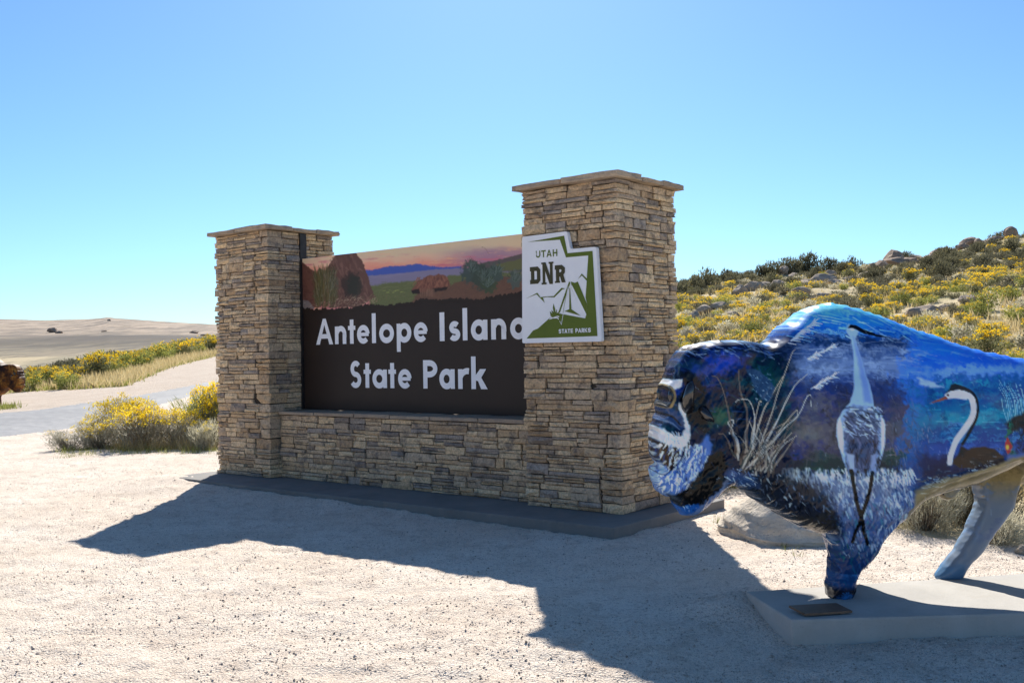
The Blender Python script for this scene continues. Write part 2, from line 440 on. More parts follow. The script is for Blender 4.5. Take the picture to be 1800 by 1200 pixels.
# printed landscape: colours on a fine grid, its lower edge torn; drawn in a 1800 x 686 sheet of its own
def sheet(px, py):                                     # photograph px -> panel x, z
    x, z = on_plane(px, py, PY_SIGN); return x+GAP, z-SIGN_B
def z8(x, y): return sheet(510+x/4.2857, 400+y/4.2857)
_src = [(85, 240), (1730, 25), (1730, 480), (85, 610)]
_dst = [z8(*q) for q in _src]
def homog(src, dst):
    A = []; B = []
    for (x, y), (u, v) in zip(src, dst):
        A += [[x, y, 1, 0, 0, 0, -u*x, -u*y], [0, 0, 0, x, y, 1, -v*x, -v*y]]; B += [u, v]
    h, *_ = np.linalg.lstsq(np.array(A, float), np.array(B, float), rcond=None); return np.append(h, 1).reshape(3, 3)
def hmap(H, x, y):
    w = H[2, 0]*x+H[2, 1]*y+H[2, 2]; return (H[0, 0]*x+H[0, 1]*y+H[0, 2])/w, (H[1, 0]*x+H[1, 1]*y+H[1, 2])/w
Hs = homog(_dst, _src)                                 # panel -> sheet
nx, nz = 520, 100
gx, gz = np.meshgrid(np.linspace(.031, GAP-.031, nx), np.linspace(SH-.80, SH-.001, nz))
gx = gx.ravel(); gz = gz.ravel(); U, W = hmap(Hs, gx, gz)
edge_u = [60, 85, 190, 330, 470, 560, 660, 760, 850, 920, 1000, 1120, 1250, 1420, 1540, 1640, 1730, 2000, 2600]
edge_w = [612, 608, 610, 612, 600, 580, 582, 580, 570, 560, 535, 545, 530, 540, 512, 500, 480, 470, 460]
cv = Canvas(U, W, (170, 150, 140)); g = random.Random(3)
n = fbm(U*.01, W*.03, 3)
yy = W+(U-85)*.045+ (n-.5)*40                         # sky bands follow the tilt seen in the sheet
for y0, c in ((0, (200, 182, 158)), (150, (204, 184, 160)), (225, (212, 176, 156)), (275, (214, 146, 130)), (325, (204, 112, 118)), (365, (196, 126, 132))):
    cv.blend(sm(y0-30, y0+30, W+(U-600)*.06+(n-.5)*60), c)
cv.blend(sm(1000, 1500, U)*sm(120, 200, W+(n-.5)*40)*.75, (132, 104, 148))
cv.blend((fbm(U*.008, W*.05, 31)-.55)*4*sm(180, 240, W), (190, 104, 124))
cv.blend((fbm(U*.01, W*.06, 77)-.62)*4*sm(100, 200, W), (214, 170, 140))
cv.poly([(560, 322), (640, 315), (760, 290), (830, 292), (960, 272), (1040, 285), (1110, 300), (1290, 292), (1300, 330), (560, 375)], (64, 86, 168), 1, 16, 8)
cv.poly([(560, 365), (760, 350), (1100, 315), (1300, 305), (1750, 240), (1750, 420), (560, 450)], (120, 116, 148), 1, 10, 6)
cv.blend(np.clip((fbm(U*.006, W*.08, 8)-.5)*3, 0, 1)*((W > 345) & (W < 430))*.6, (132, 130, 172))
cv.poly([(1440, 270), (1600, 235), (1750, 195), (1750, 330), (1440, 330)], (86, 80, 84), 1, 10, 6)
cv.poly([(1560, 275), (1750, 235), (1750, 320), (1560, 330)], (92, 96, 66), 1, 14, 8)
cv.poly([(600, 440), (760, 415), (960, 395), (1300, 350), (1750, 330), (1750, 560), (600, 600)], (92, 100, 68), 1, 20, 14)
cv.speck(600, 1300, 410, 540, 120, 60, 2, 6, [(106, 112, 72), (72, 82, 52), (124, 120, 90), (92, 98, 74)], g, .6, -.08, .1)
cv.speck(650, 900, 465, 490, 14, 40, 1, 3, [(150, 160, 88)], g, .8, -.08, .05)
cv.poly([(900, 620), (960, 490), (1200, 440), (1290, 400), (1420, 380), (1750, 360), (1750, 620)], (98, 72, 62), 1, 24, 14)
cv.speck(960, 1750, 400, 540, 240, 40, 10, 8, [(116, 84, 70), (82, 60, 54), (104, 80, 60), (76, 66, 60)], g, .6, -.2, .8)
cv.poly([(910, 478), (940, 430), (985, 388), (1040, 362), (1120, 352), (1175, 362), (1205, 400), (1205, 440), (1150, 462), (1060, 470), (960, 496)], (112, 74, 64), 1, 26, 8)
for k in range(90):
    x = g.uniform(960, 1195); cv.stroke([(x, g.uniform(365, 440)), (x-g.uniform(-30, 40), g.uniform(390, 465))], 7, 3, g.choice([(140, 96, 80), (92, 58, 52), (126, 84, 72)]), .7)
cv.poly([(910, 475), (970, 460), (990, 500), (930, 500)], (36, 26, 28), 1, 8, 5); cv.poly([(1060, 460), (1190, 445), (1180, 470), (1080, 485)], (42, 30, 30), 1, 8, 5)
for k in range(30):
    x = g.uniform(980, 1090); cv.stroke([(x, 455+g.uniform(0, 20)), (x+g.uniform(-8, 8), 520)], 4, 2, g.choice([(130, 100, 86), (104, 76, 66)]), .5)
# right bushes
for cx, cy, rx, ry, c in ((1370, 330, 85, 100, (58, 72, 72)), (1460, 370, 100, 110, (54, 66, 60)), (1550, 340, 75, 80, (60, 76, 74)), (1500, 440, 60, 70, (58, 72, 54)), (1700, 390, 60, 70, (72, 84, 84))):
    cv.blob(cx, cy, rx, ry, c, .95, 90, .25)
for k in range(320):
    cx, cy = g.choice([(1370, 320), (1460, 370), (1550, 340), (1700, 390), (1490, 430)]); a = g.uniform(-2.6, -.5); r0 = g.uniform(0, 70); l = g.uniform(15, 40)
    x = cx+math.cos(a)*r0; y = cy+math.sin(a)*r0+20
    cv.stroke([(x, y), (x+math.cos(a)*l, y+math.sin(a)*l)], 4, 1.5, g.choice([(84, 100, 98), (44, 56, 54), (70, 88, 80), (92, 108, 104)]), .7)
# left rocks, bush
cv.poly([(280, 300), (350, 200), (430, 190), (490, 183), (540, 240), (580, 340), (610, 440), (640, 520), (520, 600), (300, 600), (290, 400)], (92, 66, 62), 1, 18, 6)
for k in range(160):
    x = g.uniform(300, 600); y = g.uniform(195, 560); cv.stroke([(x, y), (x+g.uniform(5, 30), y+g.uniform(20, 70))], 10, 3, g.choice([(116, 84, 78), (74, 52, 50), (104, 76, 72), (128, 96, 90), (88, 60, 54)]), .5, 10) if (x < 470 or y > 2.2*(x-470)+190) and y > 200-(x-350)*.2 else None
cv.poly([(85, 250), (130, 290), (205, 340), (215, 300), (250, 320), (240, 600), (85, 600)], (96, 64, 58), 1, 16, 6)
cv.speck(85, 230, 320, 560, 60, 30, 30, 10, [(74, 48, 44), (112, 78, 70), (60, 42, 40)], g, .6, .7, .5)
cv.poly([(380, 400), (450, 330), (520, 350), (500, 500), (420, 540)], (46, 38, 38), .8, 40, 20); cv.blob(490, 440, 70, 110, (40, 46, 42), .8, 60, .4)
cv.blob(265, 450, 110, 170, (76, 70, 46), .9, 90, .35); cv.blob(320, 420, 50, 120, (92, 98, 94), .5, 60, .6)
for k in range(360):
    x = g.uniform(190, 340); y = g.uniform(330, 610); cv.stroke([(x, y), (x+(x-262)*.25+g.uniform(-8, 8), y-g.uniform(30, 90))], 3.5, 1.2, g.choice([(100, 92, 58), (58, 54, 36), (84, 78, 46), (112, 112, 96), (70, 74, 52)]), .65)
cv.speck(330, 660, 520, 600, 120, 30, 8, 7, [(150, 126, 108), (96, 78, 68), (176, 156, 138), (70, 56, 50)], g, .75, -.4, .9)
cv.speck(600, 900, 500, 580, 150, 10, 24, 5, [(88, 92, 56), (64, 70, 40), (108, 96, 68), (120, 104, 84)], g, .7, -1.4, .5)
cv.poly([(85, 545), (140, 550), (190, 612), (85, 615)], (112, 104, 108), 1, 8, 5)
cv.speck(85, 660, 560, 610, 50, 26, 4, 4, [(178, 160, 146), (130, 108, 96)], g, .7, -.1, .4)
cv.curve([(1440, 145), (1462, 152), (1480, 170), (1502, 205)], 2.5, 1.6, (120, 100, 96), alpha=.8)
lim = np.interp(U, edge_u, edge_w)+(fbm(U*.06, U*0, 4, 3)-.5)*26
cv.c = np.clip(cv.c*np.array([1.48, 1.38, 1.18]), 0, 1); cv.c[W > lim] = (.026, .015, .011)
V = np.c_[gx, np.full_like(gx, -.004), gz]; k = np.arange(nx*nz).reshape(nz, nx)
F = np.c_[k[:-1, :-1].ravel(), k[:-1, 1:].ravel(), k[1:, 1:].ravel(), k[1:, :-1].ravel()]
keep = (W < lim+25)[F].any(1); F = F[keep]
me = mesh_np('landscape_picture', V, F, [M['print']]); cv.put(me); add('landscape_picture', me, st)

# ---- letters, drawn with strokes of constant width (a geometric sans)
def strip(pts, w, closed=False):
    P = [np.array(p, float) for p in pts]; L = []; n = len(P)
    for i in range(n):
        a = P[i-1] if (i or closed) else None; b = P[(i+1) % n] if (i < n-1 or closed) else None
        d1 = (P[i]-a) if a is not None else (b-P[i]); d2 = (b-P[i]) if b is not None else (P[i]-a)
        d1 = d1/np.linalg.norm(d1); d2 = d2/np.linalg.norm(d2); m = d1+d2; m = m/np.linalg.norm(m); nn = np.array([-m[1], m[0]])
        k = w/2/max(.35, nn@np.array([-d1[1], d1[0]])); L.append((P[i]+nn*k, P[i]-nn*k))
    q = []
    for i in range(n if closed else n-1):
        a = L[i]; b = L[(i+1) % n]; q.append([a[0], a[1], b[1], b[0]])
    return q
def arc(cx, cy, rx, ry, a0, a1, n=28):
    return [(cx+rx*math.cos(R(a0+(a1-a0)*i/n)), cy+ry*math.sin(R(a0+(a1-a0)*i/n))) for i in range(n+1)]
def rect(x0, x1, y0, y1): return [[(x0, y0), (x1, y0), (x1, y1), (x0, y1)]]
def glyph(c, x0, x1, b, w, xh=.222, cap=.328, asc=.362):
    """list of pieces (each a list of polygons); x0..x1 extent, b baseline"""
    h = w/2; cx = (x0+x1)/2; P = []
    if c == 'A':
        k = .42*w
        P += [[[(x0, b), (x0+1.08*w, b), (cx+k, b+cap), (cx-k, b+cap)]], [[(x1-1.08*w, b), (x1, b), (cx+k, b+cap), (cx-k, b+cap)]], rect(x0+.09, x1-.09, b+.075, b+.075+w*.85)]
    elif c in 'Il': P += [rect(x0, x1, b, b+(cap if c == 'I' else asc))]
    elif c in 'opad':
        if c == 'o': ex0, ex1 = x0, x1
        elif c == 'p': ex0, ex1 = x0+.012, x1; P += [rect(x0, x0+w*.95, b-.112, b+xh)]
        else: ex0, ex1 = x0, x1-.012; P += [rect(x1-w*.95, x1, b, b+(xh if c == 'a' else asc))]
        P += [strip(arc((ex0+ex1)/2, b+xh/2, (ex1-ex0)/2-h, xh/2+.006-h, 0, 360, 40)[:-1], w, True)]
    elif c == 'e':
        P += [strip(arc(cx, b+xh/2, (x1-x0)/2-h, xh/2+.006-h, 4, 318, 40), w*.95), rect(x0+w*.7, x1-w*.25, b+xh/2-.022, b+xh/2+.022)]
    elif c == 'n':
        P += [rect(x0, x0+w, b, b+xh), strip([(x1-h, b), (x1-h, b+.12)]+arc((x0+x1)/2+.004, b+.12, (x1-x0)/2-h-.002, xh+.006-.12-h, 0, 165, 20), w)]
    elif c == 'r': P += [rect(x0, x0+w, b, b+xh), strip(arc(x1-.01, b+.10, (x1-x0)-w*.62, xh-.10-h+.012, 165, 78, 14), w)]
    elif c == 't': P += [rect(cx-h, cx+h, b, b+.30), rect(x0, x1, b+xh-.052, b+xh)]
    elif c in 'sS':
        H = xh+.008 if c == 's' else cap+.012; b2 = b-.006; r1 = H*.25-h*.5; rx = (x1-x0)/2-h
        top = arc(cx+.004, b2+H-h-r1, rx*.9, r1, 35, 270, 20); bot = arc(cx, b2+h+r1, rx, r1, 90, -150, 20)
        P += [strip(top+bot[1:], w*.95)]
    elif c == 'P':
        P += [rect(x0, x0+w, b, b+cap), strip([(x0+w*.6, b+cap-h)]+arc(x0+.10, b+cap-.1, x1-x0-.10-h, .1-h, 90, -90, 20)+[(x0+w*.6, b+cap-.2+h)], w)]
    elif c == 'k':
        P += [rect(x0, x0+w, b, b+asc), [[(x0+w*.7, b+.10), (x0+w*.9, b+.15), (x1-.10, b+xh), (x1-.01, b+xh), (x0+w*1.7, b+.085)]], [[(x0+w*1.15, b+.135), (x0+w*1.9, b+.155), (x1+.008, b), (x1-.088, b)]]]
    return P
def put_glyph(P, mat, parent, y0, name='letter'):
    V = []; F = []
    for i, piece in enumerate(P):
        y = y0-i*.0005
        for poly in piece:
            k = len(V); V += [(p[0], y, p[1]) for p in poly]; F.append(tuple(range(k, k+len(poly))))
    return add(name, mesh_py(name, V, F, [M[mat]]), parent)
ROW1 = [('A', -3.843, -3.512), ('n', -3.476, -3.262), ('t', -3.228, -3.093), ('e', -3.066, -2.835), ('l', -2.795, -2.724), ('o', -2.666, -2.412), ('p', -2.365, -2.119), ('e', -2.08, -1.85),
        ('I', -1.662, -1.586), ('s', -1.523, -1.343), ('l', -1.306, -1.235), ('a', -1.182, -0.939), ('n', -0.886, -0.672), ('d', -0.615, -0.372)]
ROW2 = [('S', -3.206, -2.998), ('t', -2.955, -2.824), ('a', -2.798, -2.544), ('t', -2.518, -2.387), ('e', -2.355, -2.125), ('P', -1.936, -1.707), ('a', -1.678, -1.439), ('r', -1.388, -1.235), ('k', -1.189, -0.957)]
for row, zb in ((ROW1, 1.764), (ROW2, 1.221)):
    for c, a, b in row: put_glyph(glyph(c, a+GAP, b+GAP, zb-SIGN_B, .068), 'white', st, -.006)

# ------------------------------------------------------------------ white plaque in the outline of the state
DYP = -.07
dt = empty('emblem_sign', mon(0, DYP, 0), -YAW); tag(dt, 'white and olive green stepped outline plaque with tent emblem on the right pillar', 'plaque')
def zd(x, y): return on_plane(900+x/5.218, 390+y/5.218, DYP)
def flat(name, pts, mat, y, parent=dt, raw=False):
    P = pts if raw else [zd(*q) for q in pts]
    return add(name, mesh_py(name, [(p[0], y, p[1]) for p in P], [tuple(range(len(P)))], [M[mat]]), parent)
def rounded(P, r=.022, n=4):
    out = []
    for i in range(len(P)):
        a, b, c = (np.array(P[i-1]), np.array(P[i]), np.array(P[(i+1) % len(P)]))
        d1 = (a-b)/np.linalg.norm(a-b); d2 = (c-b)/np.linalg.norm(c-b); p, q = b+d1*r, b+d2*r
        for t in np.linspace(0, 1, n+1): out.append(tuple((1-t)**2*p+2*t*(1-t)*b+t*t*q))
    return out
ow = rounded([zd(*q) for q in ((92, 138), (503, 86), (535, 250), (772, 228), (822, 1096), (94, 1112))])
bm = bmesh.new(); vsb = [bm.verts.new((p[0], 0, p[1])) for p in ow]; f = bm.faces.new(vsb)
ex = bmesh.ops.extrude_face_region(bm, geom=[f]); bmesh.ops.translate(bm, vec=(0, .045, 0), verts=[v for v in ex['geom'] if isinstance(v, bmesh.types.BMVert)])
bmesh.ops.recalc_face_normals(bm, faces=bm.faces); me = bpy.data.meshes.new('board'); bm.to_mesh(me); bm.free(); me.materials.append(M['dnr_white']); add('board', me, dt)
for sx, sz in ((.25, 1.95), (.75, 1.95), (.25, 2.5), (.75, 2.45)):
    V, F = box_np(sx-.03, sx+.03, .046, .10, sz-.03, sz+.03); add('bracket', mesh_np('bracket', V, F, [M['steel']]), dt)
flat('green_border', [(145, 185), (479, 126), (510, 287), (740, 266), (785, 1046), (135, 1069), (195, 994), (237, 978), (345, 882), (395, 858), (430, 838), (672, 884), (684, 846), (690, 752), (675, 692),
                      (686, 540), (642, 492), (605, 526), (640, 474), (687, 518), (700, 308), (496, 326), (440, 164)], 'dnr_green', -.002)
flat('mountain_line', [(125, 706), (233, 649), (262, 690), (312, 684), (384, 679), (455, 604), (490, 611), (462, 620), (390, 692), (320, 689), (285, 696), (301, 742), (258, 697), (225, 664)], 'dnr_green', -.002)
flat('tent_flank', [(540, 546), (578, 559), (605, 547), (690, 752), (684, 846), (672, 866), (548, 585)], 'dnr_green', -.003)
flat('tent_pole', [(525, 544), (537, 560), (440, 833), (424, 838)], 'dnr_green', -.003)
flat('tent_front', [(528, 606), (534, 606), (547, 800), (632, 860), (483, 819), (526, 800)], 'dnr_green', -.003)
flat('tent_fold', [(538, 585), (545, 600), (604, 756)], 'dnr_green', -.003)
flat('flame', [(355, 862), (349, 818), (372, 840), (362, 806), (384, 828), (376, 788), (382, 748), (398, 800), (396, 832), (412, 800), (413, 836), (430, 826), (428, 852), (410, 870), (370, 872)], 'dnr_green', -.0035)
def line(pts, w, mat, y): put_glyph([strip([zd(*p) for p in pts], w)], mat, dt, y, 'line')
line([(345, 868), (362, 880), (420, 880), (432, 892)], .009, 'dnr_white', -.0045); line([(345, 890), (362, 886), (418, 866), (436, 868)], .009, 'dnr_white', -.005)
line([(518, 590), (455, 940), (440, 908)], .005, 'dnr_white', -.0045); line([(512, 600), (470, 835)], .004, 'dnr_green', -.0052)
flat('tent_edge', [(672, 884), (548, 585), (552, 580), (684, 846)], 'dnr_white', -.0038)

def block(c, w, h, s, slab=0):
    """block capital in a w x h cell, stroke s"""
    t = s/2; k = .22*w; P = []
    st = lambda pts: P.append(strip(pts, s))
    if c == 'U': st([(t, h), (t, k+t)]+arc(w/2, w/2, w/2-t, w/2-t, 180, 360, 12)+[(w-t, h)])
    elif c == 'T': P.append(rect(0, w, h-s, h)); P.append(rect(w/2-t, w/2+t, 0, h-s*.5))
    elif c == 'A': P.append([[(0, 0), (s*1.05, 0), (w/2+s*.45, h), (w/2-s*.45, h)]]); P.append([[(w-s*1.05, 0), (w, 0), (w/2+s*.45, h), (w/2-s*.45, h)]]); P.append(rect(w*.25, w*.75, h*.2, h*.2+s*.8))
    elif c == 'H': P.append(rect(0, s, 0, h)); P.append(rect(w-s, w, 0, h)); P.append(rect(s*.5, w-s*.5, h/2-t, h/2+t))
    elif c == 'D': P.append(rect(slab, slab+s, 0, h)); st([(0, h-t), (w-k-t*.5, h-t), (w-t, h-k-t*.5), (w-t, k+t*.5), (w-k-t*.5, t), (0, t)])
    elif c == 'N':
        P.append(rect(slab, slab+s*.8, 0, h)); P.append(rect(w-slab-s*.8, w-slab, 0, h)); P.append([[(slab, h), (slab+s*.95, h), (w-slab, 0), (w-slab-s*.95, 0)]])
        if slab: P.append(rect(0, s+slab*1.6, 0, s*.42)); P.append(rect(0, s, h-s*.42, h)); P.append(rect(w-s-slab*1.4, w, h-s*.42, h))
    elif c == 'R':
        P.append(rect(slab, slab+s, 0, h)); st([(0, h-t), (w-k-t, h-t), (w-t-slab*.5, h-k-t*.5), (w-t-slab*.5, h*.55+k*.4), (w-k-t, h*.46), (slab, h*.46)]); P.append([[(w*.42, h*.5), (w*.42+s*1.1, h*.5), (w, 0), (w-s*1.1, 0)]])
        if slab: P.append(rect(0, s+slab*1.7, 0, s*.4))
    elif c == 'S': st([(w-t*.3, h-t*2.2), (w-k-t, h-t), (k+t, h-t), (t, h-k-t*.6), (t, h*.62), (k+t*.5, h*.53), (w-k-t*.5, h*.47), (w-t, h*.38), (w-t, k+t*.6), (w-k-t, t), (k+t, t), (t*.3, t*2.2)])
    elif c == 'E': P.append(rect(0, s, 0, h)); [P.append(rect(s*.5, w, z, z+s*.85)) for z in (0, h/2-t*.85, h-s*.85)]
    elif c == 'P': P.append(rect(0, s, 0, h)); st([(0, h-t), (w-k-t, h-t), (w-t, h-k-t*.5), (w-t, h*.5+k*.5), (w-k-t, h*.43), (0, h*.43)])
    elif c == 'K': P.append(rect(0, s, 0, h)); P.append([[(s*.8, h*.36), (s*.9, h*.56), (w-s*1.15, h), (w, h)]]); P.append([[(s*1.1, h*.52), (s*1.9, h*.66), (w, 0), (w-s*1.2, 0)]])
    return P
def word(txt, cells, base, h, s, mat, y, slab=0, name='letter'):
    """cells: px extents in the plaque tracing; base: two px points of the baseline"""
    for c, (a, b) in zip(txt, cells):
        f = (a-cells[0][0])/(cells[-1][1]-cells[0][0]); yb = base[0]+(base[1]-base[0])*f
        x0, z0 = zd(a, yb); x1, _ = zd(b, yb)
        hh = h if not isinstance(h, dict) else h[c][0]; zo = 0 if not isinstance(h, dict) else h[c][1]
        P = [[[(p[0]+x0, p[1]+z0+zo) for p in poly] for poly in piece] for piece in block(c, x1-x0, hh, s, slab)]
        put_glyph(P, mat, dt, y, name)
word('UTAH', [(220, 262), (270, 312), (318, 366), (376, 418)], (331, 314), .068, .0135, 'dnr_green', -.003)
word('DNR', [(168, 263), (274, 386), (396, 494)], (572, 552), {'D': (.168, 0), 'N': (.215, -.011), 'R': (.17, -.003)}, .042, 'dnr_dark', -.003, .012)
word('STATE', [(432, 455), (460, 483), (484, 512), (514, 537), (541, 564)], (1022, 1017), .041, .0095, 'dnr_white', -.0055)
word('PARKS', [(585, 607), (609, 640), (642, 666), (669, 697), (700, 726)], (1016, 1011), .041, .0095, 'dnr_white', -.0055)

# ------------------------------------------------------------------ terrain: one height function, cut into named sheets
def horizon(u): return 622.5-.017*(u-900)
RIDGE_U = [-4000, 300, 800, 900, 1000, 1100, 1190, 1250, 1300, 1400, 1480, 1550, 1600, 1650, 1700, 1760, 1800, 1900, 2200, 3000, 6000]
RIDGE_P = [640, 640, 625, 590, 560, 530, 512, 500, 493, 480, 476, 466, 458, 450, 436, 428, 424, 410, 380, 380, 420]
SKY_U = [-3000, -600, 0, 80, 163, 178, 191, 205, 230, 275, 376, 600, 900, 2000, 5000]
SKY_P = [560, 572, 568.5, 569.5, 566, 564.5, 562.8, 564.6, 565.5, 568, 572.5, 590, 600, 600, 600]
RY = 95.
def uof(X, Y): return 900+1773*np.clip(X/np.maximum(Y, 1e-3), -3, 3)
def crest(u): return 53+np.clip(u, -400, 420)/378*62
def height(X, Y, detail=True):
    X = np.asarray(X, float); Y = np.asarray(Y, float); u = np.where(Y > .5, uof(X, Y), np.where(X > 0, 6000, -4000)); r = np.hypot(X, Y)
    fw = np.where(Y > .5, 1., 0.)
    wr = sm(620, 1150, u)
    # right hill
    zr = np.maximum(0, 1.6+(horizon(u)-np.interp(u, RIDGE_U, RIDGE_P))/1773*RY)
    s = (Y-11)/(RY-11); sc = np.clip(s, 0, 1)
    f = np.where(s < 1, .75*sc**1.3+.25*sm(.0, 1, sc), np.maximum(0, 1-((s-1)/5)**1.2*.6))
    z1 = zr*f*(1-sm(900, 1800, r))
    # left verge and the drop to the plain
    Yc = crest(u); sl = .004+.030*np.clip(u, -200, 600)/378
    z0 = sl*np.maximum(0, np.minimum(Y, Yc)-25)
    z0 = z0-22*sm(Yc, Yc+260, Y)*1.0
    z = (z0*(1-wr)+z1*wr)*fw
    # far hills
    zs = 1.6+(horizon(u)-np.interp(u, SKY_U, SKY_P))/1773*7000
    q = np.clip((r-1800)/(7000-1800), 0, 1)
    z = z+(zs+22)*(q**1.15)*sm(1800, 2600, r)*np.where(r <= 7000, 1, 1)
    # dip of the gravel in the right foreground, small mound at the plinth's left end
    z = z-.10*sm(5.9, 4.7, Y)*sm(-.2, .6, X)*sm(1.8, 1.15, X)
    L = np.array(mon(-GAP-PW-.1, -.5, 0)); z = z+.05*np.exp(-((X-L[0])**2+(Y-L[1])**2)/.5)
    lx = (X-MX)*DX[0]+(Y-MY)*DX[1]; ly = (X-MX)*DY[0]+(Y-MY)*DY[1]
    z = z+.052*np.exp(-((ly-sy0)/.55)**2)*sm(.9, -4.2, lx)*sm(-7, -5.6, lx)
    z = z+.105*np.exp(-((X-1.36)**2+(Y-6.24)**2)/.07)
    if detail:
        w = 1-sm(25, 60, r)
        d = (fbm(X*.45, Y*.45, 51, 3)-.5)*.05+(fbm(X*2.6, Y*2.6, 52, 3)-.5)*.030+(fbm(X*9, Y*9, 53, 2)-.5)*.020+(fbm(X*24, Y*24, 54, 2)-.5)*.012
        dd = sm(.52, .8, fbm(X*4, Y*7, 61, 3)); d = d-.012*dd
        z = z+d*w
        w2 = sm(14, 40, r)*(1-sm(150, 400, r))*wr
        z = z+w2*((fbm(X*.12, Y*.12, 71, 3)-.5)*1.6*sm(20, 70, Y)+(fbm(X*.5, Y*.5, 72, 3)-.5)*.35)
        w3 = sm(900, 2500, r)
        z = z+w3*(fbm(X*.0016, Y*.0016, 81, 4)-.5)*26*(1-sm(6000, 6900, r)*.85)
    return z
def on_ground(px, py, dz=0.):
    d = ray(px, py); t = np.exp(np.linspace(math.log(2.5), math.log(7500), 6000)); P = CC+t[:, None]*d
    k = np.where(P[:, 2]-dz < height(P[:, 0], P[:, 1], False))[0]
    if not len(k): return None
    k = max(1, k[0]); a, b = t[k-1], t[k]
    for _ in range(20):
        m = (a+b)/2; p = CC+m*d
        if p[2]-dz < float(height(p[0], p[1], False)): b = m
        else: a = m
    p = CC+b*d; return float(p[0]), float(p[1]), float(height(p[0], p[1]))
def hz(x, y): return float(height(x, y))

# ground curves read off the photograph as distances along bearings
def curve_y(pts):
    U = []; D = []
    for px, py in pts:
        g = on_ground(px, py)
        U.append(float(uof(g[0], g[1]))); D.append(g[1])
    return np.array(U), np.array(D)
def ext(cu, u):
    U, D = cu; sl0 = (D[1]-D[0])/(U[1]-U[0]); sl1 = (D[-1]-D[-2])/(U[-1]-U[-2])
    d = np.interp(u, U, D); d = np.where(u < U[0], np.maximum(D[0]+sl0*(u-U[0]), D[0]*.35), d)
    return np.where(u > U[-1], D[-1]+sl1*(u-U[-1]), d)
ROAD_N = curve_y([(0, 768.5), (100, 756), (200, 736), (300, 706), (376, 684)])
ROAD_F = curve_y([(0, 725.5), (70, 719.7), (163, 705.7), (233, 697.5), (300, 684), (376, 669.5)])
SHOULDER = curve_y([(5, 694), (37, 689), (128, 684.7), (217, 680), (245, 668), (303, 645), (376, 627)])
GRASS_R = (np.array([700, 1100, 1200, 1300, 1400, 1500, 1600, 1700, 1800, 2100, 3000]), np.array([16, 14, 12.4, 11.6, 10.4, 9.3, 8.75, 8.4, 8.1, 7.6, 7]))

th = np.concatenate([np.linspace(-180, -40, 57)[:-1], np.linspace(-40, -31, 46)[:-1], np.arange(-31, 31.01, .155), np.linspace(31, 40, 46)[1:], np.linspace(40, 180, 57)[1:-1]])
rr = np.concatenate([[.3, .6, 1., 1.4, 1.8, 2.2, 2.6, 3.0], np.exp(np.arange(math.log(3.3), math.log(34), .0062)), np.exp(np.arange(math.log(34.3), math.log(120), .009)), np.exp(np.arange(math.log(121), math.log(1500), .03)), np.exp(np.linspace(math.log(1540), math.log(7600), 70))])
TH, RR = np.meshgrid(R(1)*th, rr); X = (RR*np.sin(TH)); Y = (RR*np.cos(TH)); nth = len(th)
Z = height(X, Y); V = np.c_[X.ravel(), Y.ravel(), Z.ravel()]
k = np.arange(X.size).reshape(X.shape); k2 = np.roll(k, -1, axis=1)
F = np.c_[k[:-1].ravel(), k2[:-1].ravel(), k2[1:].ravel(), k[1:].ravel()]
cxy = V[F][:, :, :2].mean(1); fu = np.where(cxy[:, 1] > .5, uof(cxy[:, 0], cxy[:, 1]), np.where(cxy[:, 0] > 0, 6000, -4000)); fy = cxy[:, 1]; fr = np.hypot(cxy[:, 0], cxy[:, 1])
jig = 1+.05*(fbm(cxy[:, 0]*1.1, cxy[:, 1]*1.1, 91, 3)-.5); jig2 = 1+.16*(fbm(cxy[:, 0]*.8, cxy[:, 1]*.8, 92, 4)-.5)
left = fu < 640
road = left & (fy > ext(ROAD_N, fu)*(1+(jig-1)*.35)) & (fy < ext(ROAD_F, fu)*(1+(jig-1)*.35)) & (fr < 160) & (fy > 2)
verge = left & (fy > ext(SHOULDER, fu)*jig) & (fr < 330) & (fy > 2)
plain = (fr >= 330) & (fr < 2600)
hills = fr >= 2600
grassr = ~left & (fy > np.interp(fu, *GRASS_R)*jig2) & (fr < 330)
typ = np.zeros(len(F), int)
typ[left & (fy > ext(ROAD_F, fu)*(1+(jig-1)*.35)) & (fr < 330) & (fy > 20)] = 6; typ[verge] = 2; typ[grassr] = 3; typ[road] = 1; typ[plain] = 4; typ[hills] = 5

def mat_gravel(name='pale_gravel', k=1.):
    t = NT(name); p = t.geo()
    n1 = t.noise(p, .9, 5, .6); n2 = t.noise(p, 34, 6, .7); n3 = t.noise(p, 130, 3, .6); n4 = t.noise(p, 5, 5, .65, .4)
    c = t.mix(t.ramp(n1, [(.3, (0, 0, 0)), (.7, (1, 1, 1))]), (.73, .61, .49), (.87, .765, .645))
    if k != 1: c = t.mix(1, c, (k, k*.97, k*.94), 'MULTIPLY')
    c = t.mix(t.ramp(n4, [(.5, (0, 0, 0)), (.70, (.7, .7, .7))]), c, (.55, .44, .345))
    c = t.mix(t.ramp(n2, [(.53, (0, 0, 0)), (.66, (.85, .85, .85))]), c, (.40, .315, .25))
    c = t.mix(t.ramp(n3, [(.54, (0, 0, 0)), (.66, (.85, .85, .85))]), c, (.27, .21, .165))
    c = t.mix(t.ramp(t.noise(p, 95, 2), [(.62, (0, 0, 0)), (.7, (.8, .8, .8))]), c, (.70, .66, .62))
    v = t.n('ShaderNodeTexVoronoi'); v.inputs['Scale'].default_value = 75; t.l(p, v.inputs['Vector'])
    nm = t.bump(n2, .9, .018); nm = t.bump(v.outputs['Distance'], .8, .010, nm); nm = t.bump(n3, .5, .004, nm)
    return t.done(t.bsdf(c, .95, .15, nm))
